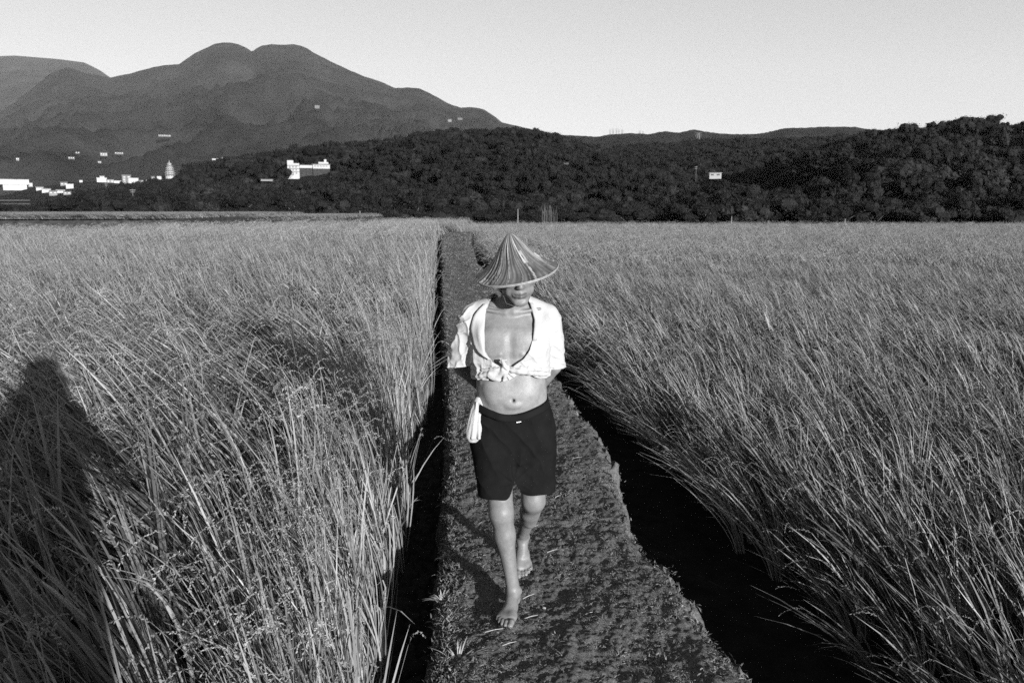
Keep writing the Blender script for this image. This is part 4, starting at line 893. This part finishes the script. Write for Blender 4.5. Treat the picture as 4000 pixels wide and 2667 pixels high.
T = [(112, 126, 715, 724, 'white', 1, 'flat', 'tiny white hut just right of the far left hall'), (143, 168, 730, 740, 'white', 1, 'gable', 'white gabled shed low in the town right of the hall'), (166, 196, 736, 748, 'white', 1, 'gable', 'white gabled shed at the left end of the lowest roofs'),
     (194, 222, 744, 757, 'pale', 1, 'gable', 'pale gabled shed second along the lowest roofs of the town'), (222, 252, 741, 754, 'white', 1, 'gable', 'white gabled shed third along the lowest roofs of the town'), (250, 276, 747, 758, 'pale', 1, 'gable', 'pale gabled shed at the right end of the lowest roofs'),
     (238, 262, 711, 722, 'pale', 1, 'gable', 'pale shed up left of the bright angled block in the town'), (260, 286, 719, 734, 'white', 2, 'flat', 'bright white block above the lowest roofs of the town'), (311, 322, 704, 712, 'white', 1, 'flat', 'lone tiny white house between the two groups of the town'),
     (381, 416, 695, 713, 'white', 3, 'flat', 'white stepped block left of the grey block in the town'), (391, 407, 687, 696, 'white', 1, 'gable', 'small white house on top behind the stepped block'), (418, 444, 702, 714, 'pale', 2, 'flat', 'low pale block right of the white stepped block'), (446, 472, 706, 716, 'white', 1, 'flat', 'low white block touching the grey block on its left'),
     (480, 512, 684, 718, 'grey', 5, 'flat', 'grey five storey block in the middle of the town'), (505, 540, 696, 718, 'white', 3, 'flat', 'white block against the right side of the grey block'), (545, 560, 704, 714, 'grey', 2, 'flat', 'small grey house right of the grey and white blocks'), (571, 583, 704, 711, 'white', 1, 'flat', 'tiny white house halfway between the blocks and the tiered tower'),
     (592, 604, 688, 697, 'grey', 1, 'gable', 'tiny grey house left of the foot of the tiered tower'), (614, 630, 689, 697, 'white', 1, 'flat', 'tiny white house at the foot of the tiered tower'), (383, 395, 629, 635, 'pale', 1, 'gable', 'lone pale house on the slope above the town'),
     (393, 418, 596, 605, 'pale', 2, 'gable', 'pale block highest on the slope above the town'), (450, 480, 594, 600, 'grey', 1, 'gable', 'low dim shed right of the highest pale block'), (296, 310, 593, 598, 'grey', 1, 'gable', 'small dim shed on the slope left of the highest pale block'), (268, 290, 612, 619, 'grey', 1, 'gable', 'small grey shed on the slope below the highest sheds'), (64, 74, 617, 624, 'pale', 1, 'flat', 'lone pale house far left on the slope above the town'),
     (1230, 1248, 412, 420, 'grey', 2, 'flat', 'dim building halfway up the right flank of the mountain'), (1750, 1764, 467, 473, 'pale', 2, 'flat', 'pale building near the right end of the mountain'), (1788, 1806, 461, 466, 'grey', 1, 'flat', 'dim long building on the right shoulder of the mountain'), (620, 665, 527, 532, 'grey', 1, 'flat', 'long grey building low on the middle of the mountain')]
for x0, x1, y0, y1, m, fl, rf, lab in T:
    L_ = ap((x0+x1)/2, y1); block(x0, x1, y0, y1, L_, lab, m, fl, rf)
# pale plots of land in front of the town
G = Geo(); ppx = np.linspace(-200, 118, 14)
for a_, b_ in zip(ppx[:-1], ppx[1:]):
    for y0_, y1_ in ((803, 797), (789, 783)):
        q_ = [P(x_, y_, 0.0+ap(x_, y_).y) for x_, y_ in ((a_, y0_), (b_, y0_), (b_, y1_), (a_, y1_))]; G.quad(*[tuple(v+Vector((0, 0, .8))) for v in q_], .45)
tag(link('paddies', G.mesh('paddies', M['rice'])), kind='structure')
# tiered white tower
L_ = ap(665, 690); w_, h_ = span(L_, 643, 687, 620, 684); o = thing('tiered_tower', L_, 'white tiered tower narrowing upward at the left end of the wooded hill', 'tower'); face(o); z = 0; n = 6
for i in range(n):
    r0 = w_/2*(1.0, .98, .90, .78, .62, .42)[i]; th_ = h_*.80/n; G = Geo(); G.tube([(0, 0, z-(4 if i == 0 else 0)), (0, 0, z+th_*.62)], [r0*.80, r0*.80], 12); st = link('storey', G.mesh('storey', M['white']), o)
    G = Geo(); G.tube([(0, 0, z+th_*.62), (0, 0, z+th_*.70), (0, 0, z+th_*1.0)], [r0*1.04, r0*1.04, r0*.70], 12); link('roof', G.mesh('roof', M['white' if i % 2 else 'pale']), o)
    me = None
    for a in range(12):
        t_ = 2*math.pi*(a+.5)/12
        if me is None: G = Geo(); G.box(-r0*.10, r0*.10, -.15, .15, 0, th_*.40); me = G.mesh('window', M['dark'])
        ww = link('window', me, o, (math.cos(t_)*r0*.79, math.sin(t_)*r0*.79, z+th_*.14)); ww.rotation_euler.z = t_+math.pi/2
    z += th_
G = Geo(); G.tube([(0, 0, z), (0, 0, z+h_*.06), (0, 0, z+h_*.20)], [w_*.12, w_*.05, .1], 8); link('spire', G.mesh('spire', M['pale']), o)
# white villa on the wooded hill, in front of the wood that hides its foot
def on_hill(px, py, lift=0): v = at_depth(GH, HA_, px, py); return P(px, py, v.y-6)
L_ = on_hill(1205, 690); o = thing('villa', L_, 'large white villa with tall left tower and long low wing in the wood', 'building'); sc = span(L_, 0, 1, 0, 1)[0]
def vb(name, m, x0, x1, y0, y1, dd=8, yo=0, par=None, ylow=None): G = Geo(); G.box((x0-1205)*sc, (x1-1205)*sc, yo, yo+dd, (690-y1)*sc, (690-y0)*sc); return link(name, G.mesh(name, M[m]), par or o)
face(o); vb('wall', 'white', 1127, 1172, 640, 700); vb('wall', 'white', 1127, 1150, 629, 639.8, 7); vb('wall', 'white', 1173, 1222, 646, 657, 7, 1); vb('wall', 'white', 1223, 1288, 643, 659, 8, .5); vb('plinth', 'bank', 1173, 1222, 657.1, 700, 7, 1.1); vb('plinth', 'bank', 1223, 1288, 659.1, 700, 8, .6); vb('wall', 'white', 1245, 1283, 633, 642.8, 6, 1.5); vb('turret', 'white', 1267, 1276, 622, 632.8, 3, 2)
vb('roof', 'grey', 1219, 1292, 641, 643.0-.2, 9, 0); vb('cornice', 'grey', 1126, 1173, 647.5, 648.6, .3, -.31); vb('cornice', 'grey', 1126, 1173, 659.5, 660.6, .3, -.31); vb('cornice', 'grey', 1126, 1173, 671.5, 672.6, .3, -.31)
for yy in (651, 663, 675):
    for xx in (1134, 1146, 1158): vb('window', 'dark', xx, xx+5, yy, yy+5, .2, -.12)
for xx in (1229, 1240, 1251, 1262, 1273): vb('window', 'dark', xx, xx+6, 647, 651, .2, .38)
for x0, x1, y0, y1, lab in ((830, 852, 620, 627, 'small white house on the left skyline of the wooded hill'), (868, 883, 615, 621, 'second white house a little right along the left skyline of the hill')):
    v = at_depth(GH, HA_, (x0+x1)/2, y1+14); block(x0, x1, y0, y1, P((x0+x1)/2, y1, v.y-2), lab, 'white', 1)
def small_block(x0, x1, y0, y1, D, lab, m='white', rf='flat'): return block(x0, x1, y0, y1, P((x0+x1)/2, y1, D), lab, m, 1, rf, depth=4)
small_block(1020, 1066, 700, 705, on_hill(1040, 700).y-6, 'long low pale wall roof in the wood left below the villa', 'pale')
small_block(2772, 2817, 675, 690, 300, 'white flat roofed shed in the dark valley right of the middle hill'); small_block(2180, 2222, 632, 640, on_hill(2200, 638).y-4, 'grey roof half hidden in the wood right of the hilltop', 'grey', 'gable')
small_block(2438, 2468, 679, 686, on_hill(2450, 700).y-2, 'small grey roof where the middle hill slopes down to the valley', 'grey', 'gable'); small_block(2750, 2770, 546, 553, 645, 'white roof on the skyline beside the lattice pylon')
small_block(2878, 2885, 715, 721, 285, 'tiny white box standing in for a lamp spot in the dark valley wood')  # white box added in place of the bright spot of a lamp
for i, (x0, x1, y0) in enumerate(((2379, 2386, 506), (2390, 2398, 503), (2404, 2411, 502), (2414, 2420, 506), (2425, 2434, 505), (2494, 2503, 511), (2508, 2514, 513))):
    block(x0, x1, y0, 540, P((x0+x1)/2, 540, 6500), ['leftmost pale tower block of the far city on the skyline', 'second pale tower block of the far city from the left', 'tallest pale tower block in the middle of the far city', 'narrow tower block right of the tallest in the far city', 'rightmost pale tower block of the far city group', 'left one of two low far blocks on the skyline right of the city', 'right one of two low far blocks on the skyline right of the city'][i], 'white', 12, depth=60)
def pole(px, py0, py1, D, label, arm=True, r=None, group=None):
    a = P(px, py1, D); b_ = P(px, py0, D); o = thing('utility_pole', (a.x, D, a.z), label, 'pole', group); h = b_.z-a.z; r = r or max(.05, D*.00022); G = Geo(); G.tube([(0, 0, -1), (0, 0, h)], [r*1.2, r*.9], 8); link('post', G.mesh('post', M['grey' if D > 110 else 'steel'], True), o)
    if arm and D > 110: G = Geo(); G.box(-.55, .55, -.05, .05, h*.90, h*.90+.10); G.box(-.4, .4, -.05, .05, h*.78, h*.78+.09); link('crossarm', G.mesh('crossarm', M['steel']), o)
for a in ((522, 738, 800, 150, 'pale utility pole standing tall beside the dark trees under the tiered tower'), (418, 712, 770, 260, 'thinner pale pole in front of the white stepped block of the town'), (762, 827, 846, 90, 'short pale pole at the edge of the lower strip of rice'), (1407, 824, 858, 88, 'pale pole at the far edge of the left field'),
          (860, 690, 712, 300, 'pole in the wood between the tower and the villa'), (821, 719, 738, 260, 'short pole in the wood below and left of the others'), (2023, 816, 860, 92, 'pale pole rising above the hat behind the rice'), (2857, 845, 874, 94, 'short pale pole at the edge of the right field below the valley'),
          (3300, 855, 874, 94, 'tiny pale post at the edge of the right field under the right hill'), (2718, 648, 700, 300, 'pale pole in the dark valley left of the white shed')): pole(*a)
a = P(2727, 566, 660); o = thing('pylon', a, 'lattice power pylon on the skyline right of the far city', 'pylon'); h = P(2727, 519, 660).z-a.z; G = Geo()
for q in (-1, 1):
    for q2 in (-1, 1): G.tube([(q*2.2, q2*2.2, -3), (q*.5, q2*.5, h)], [.16, .12], 4)
for i in range(7): z0, z1 = h*i/7, h*(i+1)/7; w0_, w1_ = 2.2-1.7*i/7, 2.2-1.7*(i+1)/7; G.tube([(-w0_, -w0_, z0), (w1_, -w1_, z1)], .09, 4); G.tube([(w0_, -w0_, z0), (-w1_, -w1_, z1)], .09, 4)
link('frame', G.mesh('frame', M['steel']), o)
for zz in (.72, .86, .98): G = Geo(); G.tube([(-2.6, 0, h*zz), (2.6, 0, h*zz)], .12, 4); link('crossarm', G.mesh('crossarm', M['steel']), o)

# ---------------------------------------------------------------- small things on the path
def ground_pt(px, py, z=0.0): v = (1333.5-py)/F; t = (z-CAM_H)/(-SP+v*CP); return (px-2000)/F*t, t*(CP+v*SP)
def dry_tuft(px, py, label, n, ln, dirs):
    x, y = ground_pt(px, py); o = thing('grass_tuft', (x, y, path_z(x, y)-.005), label, 'grass tuft'); rr = random.Random(int(px))
    for k_ in range(n):
        G = Geo(); a = rr.uniform(*dirs); L = ln*rr.uniform(.5, 1.1); d = Vector((math.cos(a), math.sin(a)*.7, rr.uniform(.25, .9))).normalized(); f = d.cross(Vector((0, 0, 1))).normalized(); w_ = rr.uniform(.0018, .0036)
        strip(G, [Vector((0, 0, 0))+d*L*t+Vector((0, 0, -.35*L*t*t)) for t in (0, .3, .6, .85, 1)], [w_*.7, w_, w_, w_*.6, w_*.1], f, rr.uniform(.7, 1.3)); link('blade', G.mesh('blade', M['straw']), o)
dry_tuft(1790, 2575, 'pale dry grass tuft splayed on the left edge of the path nearest the camera', 26, .17, (-.2, 3.3)); dry_tuft(1725, 2330, 'small dry grass tuft hanging over the left edge beside the front foot', 18, .10, (1.2, 3.6)); dry_tuft(1745, 2420, 'low withered tuft at the left path edge just past the front foot', 14, .08, (1.4, 3.9)); dry_tuft(1765, 2160, 'little tuft at the left path edge level with the back foot', 14, .08, (1.6, 3.8))
for i, (px, py, ln, a, lab) in enumerate(((2255, 1795, .07, .1, 'pale straw on the path right of the shorts'), (2075, 2070, .10, .7, 'pale bent straw on the path right of the knees'), (2160, 2155, .07, .35, 'short straw on the path right of the rear shin'), (2065, 2340, .06, .5, 'straw on the path just right of the front ankle'), (2075, 2420, .06, .2, 'bright straw on the path right of the front toes'), (1930, 2475, .08, .15, 'straw lying on the path below the front toes'), (2300, 2400, .05, .3, 'short straw in the middle of the path right of the feet'), (2180, 1940, .04, .4, 'short straw on the path beside the right leg of the shorts'), (1990, 2520, .06, .25, 'straw on the path in front of the feet'))):
    x, y = ground_pt(px, py); G = Geo(); d = Vector((math.cos(a), math.sin(a), .06)); G.tube([Vector((0, 0, 0))-d*ln*.5, Vector((0, 0, .006)), Vector((0, .004, .004))+d*ln*.5], [.0014, .0019, .001], 5); s_ = link('straw', G.mesh('straw', M['straw'])); s_.location = (x, y, path_z(x, y)+.010); tag(s_, lab, 'straw')
for px, py, r_, lab in ((2352, 2088, .012, 'small white pebble on the path near its right edge'), (2662, 2369, .008, 'tiny white pebble by the right edge of the near path'), (2125, 2365, .009, 'tiny pale pebble right of the front foot')):
    x, y = ground_pt(px, py); bm = bmesh.new(); bmesh.ops.create_icosphere(bm, subdivisions=2, radius=r_)
    for v in bm.verts: v.co *= 1+.25*noise.noise(v.co*90); v.co.z *= .6
    me = bpy.data.meshes.new('pebble'); bm.to_mesh(me); bm.free(); me.materials.append(M['white']); s_ = link('pebble', me); s_.location = (x, y, path_z(x, y)+r_*.5); tag(s_, lab, 'pebble')

# ---------------------------------------------------------------- air
G = Geo(); G.box(-9800, 9800, -1500, 13500, -400, 2300); hm = bpy.data.materials.new('haze'); hm.use_nodes = True; t = hm.node_tree; t.nodes.clear()
pv = t.nodes.new('ShaderNodeVolumePrincipled'); pv.inputs['Color'].default_value = (.9, .9, .9, 1); pv.inputs['Density'].default_value = HAZE; pv.inputs['Density Attribute'].default_value = ''
ou = t.nodes.new('ShaderNodeOutputMaterial'); t.links.new(pv.outputs[0], ou.inputs['Volume']); tag(link('haze', G.mesh('haze', hm)), kind='stuff')
